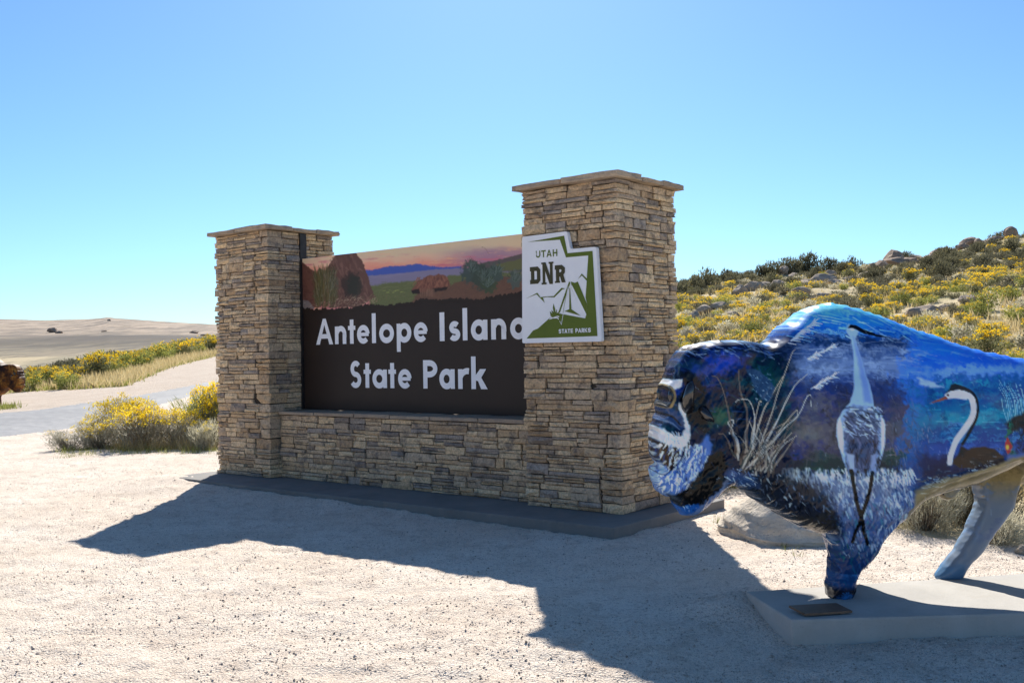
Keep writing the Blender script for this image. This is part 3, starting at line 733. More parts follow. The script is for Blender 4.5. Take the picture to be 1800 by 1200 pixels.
def mat_road():
    t = NT('worn_asphalt'); p = t.geo()
    n1 = t.noise(p, .35, 5, .6, .5)
    c = t.mix(t.ramp(n1, [(.3, (0, 0, 0)), (.7, (1, 1, 1))]), (.16, .16, .165), (.22, .218, .22))
    c = t.mix(t.ramp(t.noise(p, 60, 3), [(.4, (.8, .8, .8)), (.7, (1.15, 1.15, 1.15))]), c, t.ramp(t.noise(p, 60, 3), [(.3, (.75, .75, .75)), (.7, (1.2, 1.2, 1.2))]), 'MULTIPLY')
    c = t.mix(t.ramp(t.noise(p, 1.6, 6, .7), [(.58, (0, 0, 0)), (.75, (.5, .5, .5))]), c, (.36, .33, .29))
    return t.done(t.bsdf(c, .7, .35, t.bump(t.noise(p, 80, 3), .3, .005)))
def mat_grassland(name, a, b, c3, sc):
    t = NT(name); p = t.geo()
    c = t.mix(t.ramp(t.noise(p, sc, 6, .65, .3), [(.35, (0, 0, 0)), (.62, (1, 1, 1))]), a, b)
    c = t.mix(t.ramp(t.noise(p, sc*.35, 5, .6), [(.5, (0, 0, 0)), (.66, (.85, .85, .85))]), c, c3)
    c = t.mix(1, c, t.ramp(t.noise(p, sc*14, 5, .7), [(.3, (.62, .62, .62)), (.7, (1.25, 1.25, 1.25))]), 'MULTIPLY')
    return t.done(t.bsdf(c, .95, .1, t.bump(t.noise(p, sc*10, 5, .7), .8, .08)))
def mat_plain():
    t = NT('straw_plain'); p = t.geo()
    mp = t.n('ShaderNodeMapping'); mp.inputs['Scale'].default_value = (.004, .0009, .01); t.l(p, mp.inputs[0]); n1 = t.noise(mp.outputs[0], 1, 7, .65, .6)
    mp2 = t.n('ShaderNodeMapping'); mp2.inputs['Scale'].default_value = (.03, .007, .03); t.l(p, mp2.inputs[0]); n2 = t.noise(mp2.outputs[0], 1, 6, .7, .4)
    c = t.ramp(n1, [(.3, (.40, .33, .20)), (.45, (.47, .385, .245)), (.56, (.29, .25, .165)), (.7, (.36, .31, .21))])
    c = t.mix(t.ramp(n2, [(.52, (0, 0, 0)), (.66, (.9, .9, .9))]), c, (.17, .15, .105))
    return t.done(t.bsdf(c, .95, .1))
def mat_hills():
    t = NT('dry_hills'); p = t.geo(); sep = t.n('ShaderNodeSeparateXYZ'); t.l(p, sep.inputs[0])
    mp = t.n('ShaderNodeMapping'); mp.inputs['Scale'].default_value = (.0022, .0007, .006); t.l(p, mp.inputs[0]); n1 = t.noise(mp.outputs[0], 1, 8, .68, .5)
    mp2 = t.n('ShaderNodeMapping'); mp2.inputs['Scale'].default_value = (.012, .002, .008); t.l(p, mp2.inputs[0]); n2 = t.noise(mp2.outputs[0], 1, 7, .7, .4)
    z = t.math('ADD', sep.outputs['Z'], t.math('MULTIPLY', t.math('SUBTRACT', n1, .5), 55))
    f = t.math('DIVIDE', t.math('ADD', z, 20), 320)
    c = t.ramp(f, [(.06, (.42, .345, .22)), (.14, (.30, .25, .165)), (.22, (.18, .15, .108)), (.30, (.125, .106, .085)), (.36, (.11, .094, .08)), (.40, (.36, .285, .215)), (.6, (.42, .33, .25)), (.9, (.39, .31, .24))])
    c = t.mix(t.ramp(n2, [(.48, (0, 0, 0)), (.58, (.9, .9, .9))]), c, t.mix(.6, c, (.10, .09, .085)))
    mp3 = t.n('ShaderNodeMapping'); mp3.inputs['Scale'].default_value = (.04, .004, .02); t.l(p, mp3.inputs[0]); n3 = t.noise(mp3.outputs[0], 1, 5, .75)
    c = t.mix(t.ramp(n3, [(.55, (0, 0, 0)), (.64, (.85, .85, .85))]), c, t.mix(.55, c, (.09, .085, .075)))
    mp4 = t.n('ShaderNodeMapping'); mp4.inputs['Scale'].default_value = (.022, .0015, .03); t.l(p, mp4.inputs[0]); n4 = t.noise(mp4.outputs[0], 1, 6, .7)
    c = t.mix(t.ramp(n4, [(.49, (0, 0, 0)), (.54, (.85, .85, .85))]), c, t.mix(.5, c, (.07, .066, .055)))
    c = t.mix(t.ramp(n1, [(.56, (0, 0, 0)), (.7, (.6, .6, .6))]), c, (.36, .29, .20))
    return t.done(t.bsdf(c, .95, .1))
M['gravel'] = mat_gravel(); M['shoulder'] = mat_gravel('shoulder_gravel', .70); M['road'] = mat_road()
M['verge'] = mat_grassland('verge_grass', (.36, .28, .12), (.44, .35, .17), (.16, .17, .045), 1.4)
M['slope'] = mat_grassland('dry_slope', (.50, .41, .24), (.60, .50, .32), (.30, .28, .12), .55)
M['plain'] = mat_plain(); M['hills'] = mat_hills()
for ti, nm, mt in ((0, 'gravel_ground', 'gravel'), (1, 'road', 'road'), (6, 'road_shoulder', 'shoulder'), (2, 'grass_verge', 'verge'), (3, 'hillside', 'slope'), (4, 'plain', 'plain'), (5, 'hills', 'hills')):
    f = F[typ == ti]; used = np.unique(f); mp = np.zeros(len(V), int); mp[used] = np.arange(len(used))
    tag(add(nm, mesh_np(nm, V[used], mp[f], [M[mt]], smooth=True)), kind='structure')

# loose pebbles on the gravel: far too many to count
g = np.random.default_rng(12); n = 70000
az = g.uniform(R(-30), R(30), n); d = np.exp(g.uniform(math.log(3.8), math.log(19), n)); px = d*np.sin(az); py = d*np.cos(az)
cl = fbm(px*1.6, py*1.6, 14, 3); keep = (cl > .36); 
ml = np.linalg.inv(np.array([[DX[0], DY[0]], [DX[1], DY[1]]])); q = np.c_[px-MX, py-MY]@ml.T
keep &= ~((q[:, 0] > sx0-.02) & (q[:, 0] < sx1+.02) & (q[:, 1] > sy0-.02) & (q[:, 1] < sy1+.02))
pu = uof(px, py); keep &= ~((pu > 640) & (py > np.interp(pu, *GRASS_R)))
px, py = px[keep], py[keep]; n = len(px); sz = np.exp(g.normal(math.log(.0028), .55, n)); sz = np.clip(sz, .0014, .0095)
base = np.array([[1, 0, 0], [-1, 0, 0], [0, 1, 0], [0, -1, 0], [0, 0, 1], [0, 0, -.6]]); bf = np.array([[0, 2, 4], [2, 1, 4], [1, 3, 4], [3, 0, 4], [2, 0, 5], [1, 2, 5], [3, 1, 5], [0, 3, 5]])
a = g.uniform(0, 6.28, n); B = base[None]*g.uniform(.6, 1.3, (n, 6, 1))*sz[:, None, None]*np.array([1.15, .9, .75]); c, s_ = np.cos(a)[:, None], np.sin(a)[:, None]
P = np.stack([B[:, :, 0]*c-B[:, :, 1]*s_+px[:, None], B[:, :, 0]*s_+B[:, :, 1]*c+py[:, None], B[:, :, 2]+(height(px, py)+sz*.25)[:, None]], 2).reshape(-1, 3)
def mat_pebble():
    t = NT('pebbles'); isl = t.n('ShaderNodeNewGeometry').outputs['Random Per Island']
    return t.done(t.bsdf(t.ramp(isl, [(0, (.26, .205, .16)), (.4, (.42, .335, .265)), (.6, (.5, .43, .37)), (.85, (.60, .55, .5)), (1, (.24, .2, .18))]), .9, .2))
tag(add('pebbles', mesh_np('pebbles', P, (bf[None]+6*np.arange(n)[:, None, None]).reshape(-1, 3), [mat_pebble()])), kind='stuff')

# ------------------------------------------------------------------ painted bison statue
BA = R(3)                                              # heading of the body, from head to rump
EU = np.array([math.cos(BA), math.sin(BA), 0]); EV = np.array([math.sin(BA), -math.cos(BA), 0])
PADH = .125
def ray_ground(px, py, z):
    d = ray(px, py); return CC+d*(z-CAM_H)/d[2]
BO = ray_ground(1480, 1047, PADH)-EV*.2
def bl(px, py, v=0.):                                  # photograph px -> body u, w on the plane at v
    d = ray(px, py); t = ((BO+EV*v-CC)@EV)/(d@EV); P = CC+d*t; return float((P-BO)@EU), float(P[2]-PADH)
def q1(pts, v=0.): return [bl(1120+x/2.647, 500+y/2.647, v) for x, y in pts]
def q2(pts, v=0.): return [bl(1240+x/3, 750+y/3, v) for x, y in pts]

def inflate(poly, tmax, voff=0., h=.02, cut=1., bulge=None):
    """smooth rounded solid over an outline: depth = root of a Poisson solution"""
    P = np.array(poly, float); x0, y0 = P.min(0)-2*h; x1, y1 = P.max(0)+2*h
    nx, ny = int((x1-x0)/h)+2, int((y1-y0)/h)+2
    gx = x0+h*np.arange(nx); gy = y0+h*np.arange(ny); GX, GY = np.meshgrid(gx, gy)
    ins = np.zeros(GX.shape, bool); dm = np.full(GX.shape, 1e9); NXp = np.zeros(GX.shape); NYp = np.zeros(GX.shape)
    for i in range(len(P)):
        a, b = P[i], P[(i+1) % len(P)]
        if a[1] != b[1]: ins ^= ((a[1] > GY) != (b[1] > GY)) & (GX < (b[0]-a[0])*(GY-a[1])/(b[1]-a[1])+a[0])
        d = b-a; t = np.clip(((GX-a[0])*d[0]+(GY-a[1])*d[1])/(d@d+1e-12), 0, 1); cx = a[0]+t*d[0]; cy = a[1]+t*d[1]; dd = np.hypot(GX-cx, GY-cy)
        m = dd < dm; dm[m] = dd[m]; NXp[m] = cx[m]; NYp[m] = cy[m]
    H = np.zeros(GX.shape)
    for it in range(900):
        H[1:-1, 1:-1] = .25*(H[:-2, 1:-1]+H[2:, 1:-1]+H[1:-1, :-2]+H[1:-1, 2:]+h*h*4); H[~ins] = 0
    T = np.sqrt(H); T = T/T.max(); T = np.minimum(T, cut)/cut
    T = np.sin(T*math.pi/2)**.9*tmax
    if bulge is not None: T = T*bulge(GX, GY)
    near = np.zeros_like(ins); near[1:-1, 1:-1] = ins[1:-1, 1:-1]
    dil = ins.copy()
    for dy in (-1, 0, 1):
        for dx in (-1, 0, 1): dil |= np.roll(np.roll(ins, dy, 0), dx, 1)
    bd = dil & ~ins; xs = np.where(bd, NXp, GX); ys = np.where(bd, NYp, GY); T = np.where(bd, 0, T)
    idf = -np.ones(GX.shape, int); idb = -np.ones(GX.shape, int)
    idf[dil] = np.arange(dil.sum()); n = dil.sum(); idb[bd] = idf[bd]; inn = dil & bd == False
    idb[ins] = n+np.arange(ins.sum())
    V = np.vstack([np.c_[xs[dil], (voff+T)[dil], ys[dil]], np.c_[xs[ins], (voff-T)[ins], ys[ins]]])
    c = dil[:-1, :-1] & dil[1:, :-1] & dil[:-1, 1:] & dil[1:, 1:]
    a, b, cc, d = [m[c] for m in (idf[:-1, :-1], idf[:-1, 1:], idf[1:, 1:], idf[1:, :-1])]; Ff = np.c_[a, b, cc, d]
    a, b, cc, d = [m[c] for m in (idb[:-1, :-1], idb[:-1, 1:], idb[1:, 1:], idb[1:, :-1])]; Fb = np.c_[d, cc, b, a]
    return V, np.vstack([Ff, Fb])

TORSO = q1([(470, 300), (520, 262), (575, 262), (610, 250), (650, 220), (700, 175), (760, 125), (820, 95), (880, 82), (930, 90), (1000, 110), (1080, 135), (1200, 185), (1300, 215), (1400, 255), (1500, 290), (1600, 310), (1700, 330),
            (1800, 350), (1950, 388), (2060, 440), (2140, 530), (2165, 660), (2130, 780), (2040, 850), (1900, 830), (1800, 802), (1720, 815), (1630, 862), (1530, 908), (1400, 943), (1240, 985),
            (1180, 1080), (1050, 1150), (900, 1140), (830, 1140), (760, 1125), (700, 1090), (640, 1050), (580, 1020), (540, 990), (490, 950), (440, 925), (395, 905), (380, 760), (400, 560), (420, 420)])
HEAD = q1([(575, 262), (520, 258), (430, 255), (350, 255), (290, 265), (230, 290), (185, 325), (150, 380), (130, 430), (118, 500), (100, 590), (85, 640), (68, 690), (62, 770), (72, 805), (84, 828), (74, 848), (67, 880), (72, 915), (95, 942), (140, 968), (163, 985),
           (170, 1020), (180, 1052), (205, 1072), (240, 1070), (290, 1035), (340, 985), (372, 948), (405, 922), (470, 880), (560, 760), (640, 600), (660, 420), (630, 290)])
FLEG = q2([(60, 60), (420, -60), (900, -40), (1040, 150), (1043, 350), (1030, 430), (1000, 492), (960, 535), (905, 600), (872, 660), (832, 710), (794, 750), (778, 800), (780, 850), (784, 885), (742, 907), (690, 909), (638, 897), (642, 850), (657, 775), (670, 712), (675, 640), (662, 570), (640, 520), (600, 440), (500, 380), (300, 250)], .2)
fl0 = np.array(FLEG); FLEG = [tuple(p) for p in fl0]
FARLEG = [(u+.03+.13*sm(.5, .1, w), w) for u, w in FLEG]
HLEG = q2([(1395, 170), (1410, 300), (1432, 375), (1416, 440), (1372, 540), (1312, 640), (1275, 680), (1255, 705), (1225, 745), (1200, 782), (1204, 797), (1260, 803), (1330, 795), (1352, 745), (1392, 700), (1442, 640), (1492, 560), (1542, 490), (1590, 420), (1612, 330), (1640, 240), (1900, 150), (1950, 0), (1700, -80), (1500, 40)], -.22)
NLEG = [(u+.13, w) for u, w in [(1.22, 1.02), (1.30, .80), (1.24, .62), (1.17, .48), (1.14, .34), (1.05, .16), (.98, .07), (.92, .02), (.925, .0), (1.04, -.005), (1.13, .005), (1.17, .10), (1.28, .26), (1.36, .38), (1.44, .50), (1.50, .60), (1.58, .75), (1.66, .95), (1.66, 1.15), (1.5, 1.25), (1.3, 1.22)]]
SHEATH = q1([(1378, 925), (1394, 965), (1410, 990), (1436, 1002), (1466, 992), (1500, 945), (1520, 870), (1400, 880)])
def bul(U, W):                                         # broad shoulders and ribs, thin hump crest
    return .80+.28*sm(1.75, 1.0, W)*np.exp(-((U-.15)/.8)**2)-.08*sm(1.45, 1.75, W)
pieces = [inflate(TORSO, .36, 0, .02, .72, bul), inflate(HEAD, .245, 0, .016, .62), inflate(FLEG, .155, .19, .014, .55), inflate(FARLEG, .155, -.19, .014, .55),
          inflate(HLEG, .085, -.2, .014, .5), inflate(NLEG, .115, .40, .014, .5), inflate(SHEATH, .055, 0, .012)]
# heel and dew claw of the near hind leg tie in to the rump through a thick thigh
def ell(cx, cy, cz, rx, ry, rz, n=20):
    a, b = np.meshgrid(np.linspace(0, 2*math.pi, n, endpoint=False), np.linspace(.02, math.pi-.02, n//2+1)); V = np.c_[(cx+rx*np.cos(a)*np.sin(b)).ravel(), (cy+ry*np.sin(a)*np.sin(b)).ravel(), (cz+rz*np.cos(b)).ravel()]
    k = np.arange(a.size).reshape(a.shape); k2 = np.roll(k, -1, 1); F = np.c_[k[:-1].ravel(), k[1:].ravel(), k2[1:].ravel(), k2[:-1].ravel()]
    return V, np.vstack([F, np.c_[k[0, :-2:1][:0], k[0, :-2:1][:0], k[0, :-2:1][:0], k[0, :-2:1][:0]]]) if False else F
HB = bl(1215, 705); MZ = bl(1160, 800)
def to_px(u, w, v): return None
extra = []
for sv in (1, -1):
    extra += [('ell', 1.38, sv*.24, .92, .26, .20, .34), ('ell', .05, sv*.20, 1.05, .42, .21, .40)]
VV = []; FF = []; n = 0
def capped(V, F, n0):                                  # close the two small holes of an ellipsoid
    return F
for V, F in pieces: VV.append(V); FF += [tuple(f) for f in (F+n)]; n += len(V)
for e in extra:
    bm = bmesh.new(); bmesh.ops.create_icosphere(bm, subdivisions=3, radius=1)
    V = np.array([v.co[:] for v in bm.verts])*np.array(e[4:7])+np.array(e[1:4]); F = [tuple(x.index for x in f.verts) for f in bm.faces]; bm.free()
    VV.append(V); FF += [tuple(i+n for i in f) for f in F]; n += len(V)
# muzzle, brow, cheek and socket forms on each side of the head
for px, py, v, r in ((1176, 792, .07, (.085, .085, .10)), (1178, 852, .06, (.085, .065, .065)), (1186, 722, .12, (.05, .035, .09)), (1218, 690, .17, (.085, .06, .12)), (1235, 770, .13, (.13, .085, .17)), (1240, 640, .14, (.16, .11, .13))):
    for sv in (1, -1):
        u, w = bl(px, py, v)
        bm = bmesh.new(); bmesh.ops.create_icosphere(bm, subdivisions=3, radius=1)
        V = np.array([q.co[:] for q in bm.verts])*np.array(r)+np.array([u, sv*v, w]); F = [tuple(x.index for x in f.verts) for f in bm.faces]; bm.free()
        VV.append(V); FF += [tuple(i+n for i in f) for f in F]; n += len(V)
raw = bpy.data.meshes.new('body'); raw.from_pydata(np.vstack(VV).tolist(), [], FF); raw.update()
bm = bmesh.new(); bm.from_mesh(raw); bmesh.ops.recalc_face_normals(bm, faces=bm.faces); bm.to_mesh(raw); bm.free()
tmp = bpy.data.objects.new('body_build', raw); COL.objects.link(tmp)
md = tmp.modifiers.new('r', 'REMESH'); md.mode = 'VOXEL'; md.voxel_size = .0062; md.use_smooth_shade = True
md = tmp.modifiers.new('s', 'SMOOTH'); md.factor = .5; md.iterations = 14
body = bpy.data.meshes.new_from_object(tmp.evaluated_get(bpy.context.evaluated_depsgraph_get()))
bpy.data.objects.remove(tmp); body.name = 'body'
nv = len(body.vertices); co = np.empty(nv*3, np.float32); body.vertices.foreach_get('co', co); co = co.reshape(-1, 3).astype(float)
nr = np.empty(nv*3, np.float32); body.vertices.foreach_get('normal', nr); nr = nr.reshape(-1, 3)
# fur relief and features pressed into the surface; mural sheet coordinates are those of the side elevation
src = [(100, 600), (1700, 350), (1700, 800), (600, 1000), (900, 100)]
dst = [bl(1120+x/2.647, 500+y/2.647, .25) for x, y in src]
Hb = homog(dst, src)
Ub, Wb = hmap(Hb, co[:, 0], co[:, 2])
side = np.abs(co[:, 1])
def ridge(pts, w, amp):
    P = np.array(pts, float); d = np.full(nv, 1e9)
    for a, b in zip(P[:-1], P[1:]):
        e = b-a; t = np.clip(((Ub-a[0])*e[0]+(Wb-a[1])*e[1])/(e@e), 0, 1); d = np.minimum(d, np.hypot(Ub-a[0]-t*e[0], Wb-a[1]-t*e[1]))
    return amp*np.exp(-(d/w)**2)
disp = (fbm(Ub*.012, Wb*.012, 201, 3)-.5)*.012
furw = sm(285, 380, Wb)*np.clip(sm(820, 640, Ub)+sm(900, 1000, Wb)*sm(1300, 1200, Ub), 0, 1)
disp += furw*((fbm(Ub*.03+Wb*.012, Wb*.014, 202, 4)-.5)*.024+(fbm(Ub*.07+Wb*.02, Wb*.018, 203, 3)-.5)*.012)
disp -= .004*np.exp(-((co[:, 2]-.105)/.02)**2)*(co[:, 2] < .2)
disp += ridge([(155, 470), (140, 520), (135, 560), (155, 570), (175, 545), (178, 500), (160, 462), (145, 490)], 7, .012)
disp += ridge([(150, 520), (158, 540)], 14, -.014)
disp += ridge([(110, 600), (160, 610), (205, 655)], 12, -.012)+ridge([(95, 660), (160, 690), (230, 690)], 14, .008)
disp += ridge([(70, 835), (110, 850), (150, 870), (215, 860)], 9, -.016)+ridge([(75, 800), (105, 815), (130, 860)], 8, -.008)+ridge([(85, 880), (130, 890)], 14, .008)
disp += ridge([(640, 250), (620, 330), (560, 420), (500, 560)], 45, -.018)
disp += ridge([(700, 180), (820, 140), (900, 240)], 60, .006)+ridge([(1240, 960), (1255, 800), (1200, 620)], 40, -.016)
disp += ridge([(1330, 250), (1420, 420), (1460, 640)], 60, -.010)+ridge([(1250, 960), (1400, 900), (1640, 830), (1800, 780)], 14, .012)
co = co+nr*disp[:, None]; body.vertices.foreach_set('co', co.astype(np.float32).ravel()); body.update()

# the mural
cv = Canvas(Ub, Wb, (30, 48, 80)); g = random.Random(7)
U, W = Ub+cv.wx*60, Wb+cv.wy*60; nA = fbm(U*.006, W*.014, 301, 5); nB = fbm(U*.018, W*.018, 302, 4); nC = fbm(U*.05, W*.012, 303, 4); nD = fbm(U*.012, W*.05, 304, 4)
right = sm(1160, 1400, U+(nB-.5)*150+(nC-.5)*160)
# body sky, cloud bands, dusk land
for y, c in ((0, (96, 170, 236)), (140, (56, 136, 216)), (195, (32, 100, 174)), (245, (22, 54, 100)), (285, (74, 98, 150)), (335, (116, 134, 178)), (410, (92, 110, 158)), (450, (58, 72, 122)), (520, (78, 74, 108)), (620, (98, 90, 112)), (740, (66, 68, 98)), (790, (34, 54, 66)), (840, (26, 44, 66)), (880, (120, 130, 160)), (960, (108, 124, 164)), (1080, (84, 104, 150)), (1180, (58, 88, 128))):
    cv.blend(sm(y-26, y+26, W+(nD-0.46)*2.60), c)
cv.blend((nA-0.48)*2.6*(W > 440)*(W < 800), (128, 110, 122)); cv.blend((nB-0.51)*2.6*(W > 420)*(W < 790), (40, 62, 128)); cv.blend((nC-0.54)*2.6*(W > 430)*(W < 800), (58, 48, 58))
cv.blend((nD-0.51)*2.6*(W > 240)*(W < 430), (160, 174, 206)); cv.blend((nA-0.52)*2.6*(W > 230)*(W < 440), (34, 52, 98))
cv.blend((nD-0.52)*2.6*(W < 235), (150, 200, 240)); cv.blend((nA-0.54)*2.6*(W < 200), (30, 84, 196))
cv.blend((nA-0.46)*2.6*(W > 770)*(W < 860), (30, 76, 74))
# lake side
for y, c in ((150, (70, 150, 234)), (230, (44, 116, 226)), (320, (44, 104, 220)), (375, (112, 150, 222)), (418, (38, 96, 158)), (470, (24, 82, 146)), (540, (28, 112, 158)), (590, (36, 132, 164)), (640, (24, 84, 142)), (690, (34, 74, 142)), (740, (50, 88, 158)), (780, (32, 60, 118)), (830, (22, 38, 78)), (900, (30, 66, 110)), (980, (44, 70, 96))):
    cv.blend(right*sm(y-22, y+22, W+(nD-.5)*26+(U-1500)*.02), c)
cv.blend(right*(nD-0.51)*2.6*(W > 440)*(W < 720), (56, 160, 184)); cv.blend(right*(nD-0.53)*2.6*(W > 640)*(W < 800), (80, 118, 184)); cv.blend(right*(nD-0.52)*2.6*(W < 420)*(W > 330), (128, 164, 232))
cv.blend(right*(nB-0.56)*2.6*(W > 440)*(W < 640), (16, 60, 112))
cv.speck(1290, 1700, 540, 720, 60, 90, 4, 3, [(70, 170, 190), (30, 120, 160), (110, 180, 200), (20, 70, 130)], g, .5, 0, .06)
cv.poly([(1270, 425), (1320, 440), (1395, 470), (1330, 474), (1280, 455)], (170, 186, 214), .8, 14, 10)
# waterfall spray over chest and leg
def rows(x0, x1, y0, y1, n, cols, lx=5, ly=40, w=7, al=.8, ang=1.35): cv.speck(x0, x1, y0, y1, n, ly, lx, w, cols, g, al, ang, .5)
rows(650, 1240, 840, 900, 300, [(226, 230, 240), (196, 206, 226), (240, 242, 246), (120, 136, 176)], 6, 44, 9)
rows(840, 1240, 900, 1010, 300, [(172, 178, 198), (212, 218, 228), (104, 118, 152), (70, 84, 122), (180, 172, 186)], 5, 44, 9)
rows(860, 1230, 1000, 1200, 420, [(152, 162, 188), (96, 112, 150), (196, 204, 218), (62, 84, 126), (84, 138, 156), (126, 116, 138), (44, 60, 96)], 5, 44, 9)
cv.blend(sm(1180, 1290, W)*.9*(U < 1350), (34, 62, 104)); rows(880, 1180, 1230, 1500, 160, [(30, 70, 120), (46, 92, 140), (24, 44, 84), (66, 100, 150), (38, 116, 130)], 5, 50, 8, .7)
rows(900, 1150, 1180, 1260, 70, [(40, 120, 120), (30, 90, 96), (150, 170, 190), (110, 90, 80)], 4, 26, 4, .8)
# dark chest fur
cv.poly([(420, 880), (640, 850), (760, 880), (860, 960), (900, 1060), (920, 1160), (860, 1180), (700, 1130), (540, 1020), (430, 950)], (28, 28, 36), .9, 70, 60)
rows(460, 860, 900, 1130, 200, [(58, 60, 76), (20, 20, 28), (44, 46, 58), (74, 70, 72), (14, 14, 20)], 5, 46, 8, .8, 1.2); rows(560, 880, 860, 1020, 60, [(150, 164, 190), (190, 200, 214), (110, 120, 146)], 4, 34, 6, .8, 1.2)
cv.poly([(700, 1080), (860, 1040), (905, 1140), (830, 1160)], (84, 72, 62), .5, 40, 40)
# neck and head ground
cv.blend(sm(760, 640, U+(nB-.5)*120-W*.0)*sm(900, 820, W), (20, 36, 66)); cv.blend((nA-0.48)*3.2*(U < 700)*(W < 520)*sm(640, 520, U), (36, 74, 168)); cv.blend((nB-0.54)*3.2*(U < 690)*(W > 300)*(W < 700), (34, 84, 96)); cv.blend((nC-0.58)*3.2*(U < 660), (10, 16, 30))
cv.blob(420, 350, 120, 70, (40, 84, 200), .7, 80, 1); cv.blob(600, 420, 90, 120, (34, 96, 92), .6, 90, 1); cv.blob(390, 610, 80, 60, (60, 104, 88), .9, 50, .8); cv.blob(300, 400, 90, 60, (54, 70, 110), .6, 60, 1)
cv.blob(670, 640, 90, 90, (38, 84, 76), .6, 90, 1); cv.blob(760, 680, 90, 70, (134, 114, 126), .7, 80, 1); cv.blob(500, 700, 110, 90, (26, 52, 66), .6, 70, 1)
cv.blob(250, 330, 110, 60, (18, 24, 44), .7, 50, .8)
rows(180, 640, 245, 330, 150, [(84, 120, 190), (130, 160, 206), (40, 60, 120), (180, 196, 222)], 6, 34, 7, .55, .3)
cv.speck(700, 1330, 95, 240, 90, 90, 8, 6, [(150, 204, 244), (40, 110, 210), (196, 226, 248), (24, 84, 180)], g, .7, .35, .25); cv.speck(1250, 1800, 225, 400, 70, 120, 6, 5, [(90, 150, 236), (34, 92, 214), (150, 184, 236)], g, .5, .2, .12)
cv.speck(700, 1330, 240, 450, 130, 90, 6, 7, [(150, 166, 204), (38, 56, 104), (96, 118, 166), (176, 188, 214), (24, 40, 82)], g, .36, .05, .2); cv.speck(720, 1330, 440, 830, 220, 60, 30, 9, [(118, 104, 120), (44, 56, 108), (84, 74, 88), (60, 52, 60), (140, 124, 134), (36, 40, 70)], g, .28, .6, 1.2)
cv.speck(90, 640, 280, 820, 160, 50, 30, 8, [(14, 22, 44), (30, 60, 130), (20, 40, 70), (40, 84, 90), (10, 12, 22), (60, 90, 150)], g, .5, .9, 1.)
# head details
cv.poly([(140, 440), (215, 430), (215, 470), (190, 520), (200, 560), (250, 640), (330, 700), (330, 560), (300, 440), (230, 390)], (20, 16, 18), .85, 26, 20)
cv.poly([(118, 470), (150, 440), (212, 440), (205, 470), (180, 490), (160, 462), (130, 500)], (206, 214, 230), .95, 14, 6)
cv.poly([(140, 490), (160, 462), (180, 490), (182, 530), (165, 570), (140, 568), (122, 540)], (40, 34, 40), 1, 4, 4); cv.blob(152, 500, 18, 30, (26, 58, 116), .9, 0, .8)
cv.curve([(158, 458), (178, 485), (182, 530), (164, 572), (140, 572), (124, 548), (136, 492), (158, 458)], 4, 4, (150, 128, 96), alpha=.95)
cv.poly([(112, 580), (170, 575), (215, 600), (225, 660), (205, 680), (150, 640), (108, 640)], (62, 80, 118), .95, 16, 12); cv.curve([(120, 600), (165, 612), (205, 650)], 8, 4, (28, 32, 44)); cv.curve([(115, 630), (160, 640), (200, 672)], 6, 3, (120, 134, 164), alpha=.7)
cv.poly([(195, 545), (212, 560), (232, 620), (248, 668), (246, 712), (222, 752), (190, 758), (150, 745), (110, 728), (74, 722), (78, 690), (98, 660), (135, 672), (170, 705), (205, 700), (228, 668), (214, 610), (196, 575)], (214, 222, 238), 1, 16, 8)
rows(80, 240, 670, 740, 60, [(235, 238, 246), (170, 186, 216), (120, 140, 180)], 4, 26, 5, .7, 1.2)
cv.poly([(60, 730), (110, 735), (180, 755), (205, 765), (190, 800), (165, 850), (140, 868), (100, 820), (70, 805)], (52, 36, 30), 1, 14, 8); rows(70, 190, 745, 850, 60, [(78, 56, 44), (34, 22, 20), (96, 74, 60), (24, 16, 16)], 3, 40, 5, .8, 1.5)
cv.poly([(62, 850), (90, 835), (130, 850), (150, 870), (190, 840), (230, 800), (290, 740), (330, 690), (350, 760), (330, 820), (280, 880), (235, 940), (190, 975), (140, 970), (90, 942), (62, 900)], (86, 116, 176), 1, 24, 12)
rows(80, 330, 740, 960, 260, [(226, 232, 242), (186, 198, 224), (110, 136, 190), (50, 74, 126), (240, 243, 248)], 6, 44, 8, .85, 1.9); cv.blob(90, 885, 34, 26, (130, 160, 214), .8, 10, .7); cv.curve([(72, 860), (110, 880), (135, 885), (150, 868)], 4, 3, (30, 40, 70), alpha=.8)
cv.poly([(235, 950), (290, 880), (335, 790), (400, 770), (430, 880), (380, 960), (300, 1030), (240, 1050), (180, 1030), (165, 985), (190, 972)], (14, 12, 16), 1, 24, 12); rows(190, 400, 850, 1020, 60, [(60, 50, 44), (26, 24, 30), (40, 36, 38)], 3, 50, 5, .7, 1.9)
cv.poly([(168, 1030), (220, 1040), (260, 1025), (290, 1020), (300, 1040), (240, 1090), (190, 1080)], (40, 92, 160), .95, 16, 10); rows(180, 290, 1020, 1060, 24, [(110, 160, 210), (30, 60, 110), (200, 216, 230)], 4, 18, 4, .7, 1.3)
cv.poly([(400, 880), (430, 850), (520, 880), (560, 930), (530, 960), (450, 920)], (70, 96, 146), .6, 30, 20); rows(410, 540, 850, 940, 40, [(190, 202, 224), (110, 136, 180)], 4, 30, 5, .8, .7)
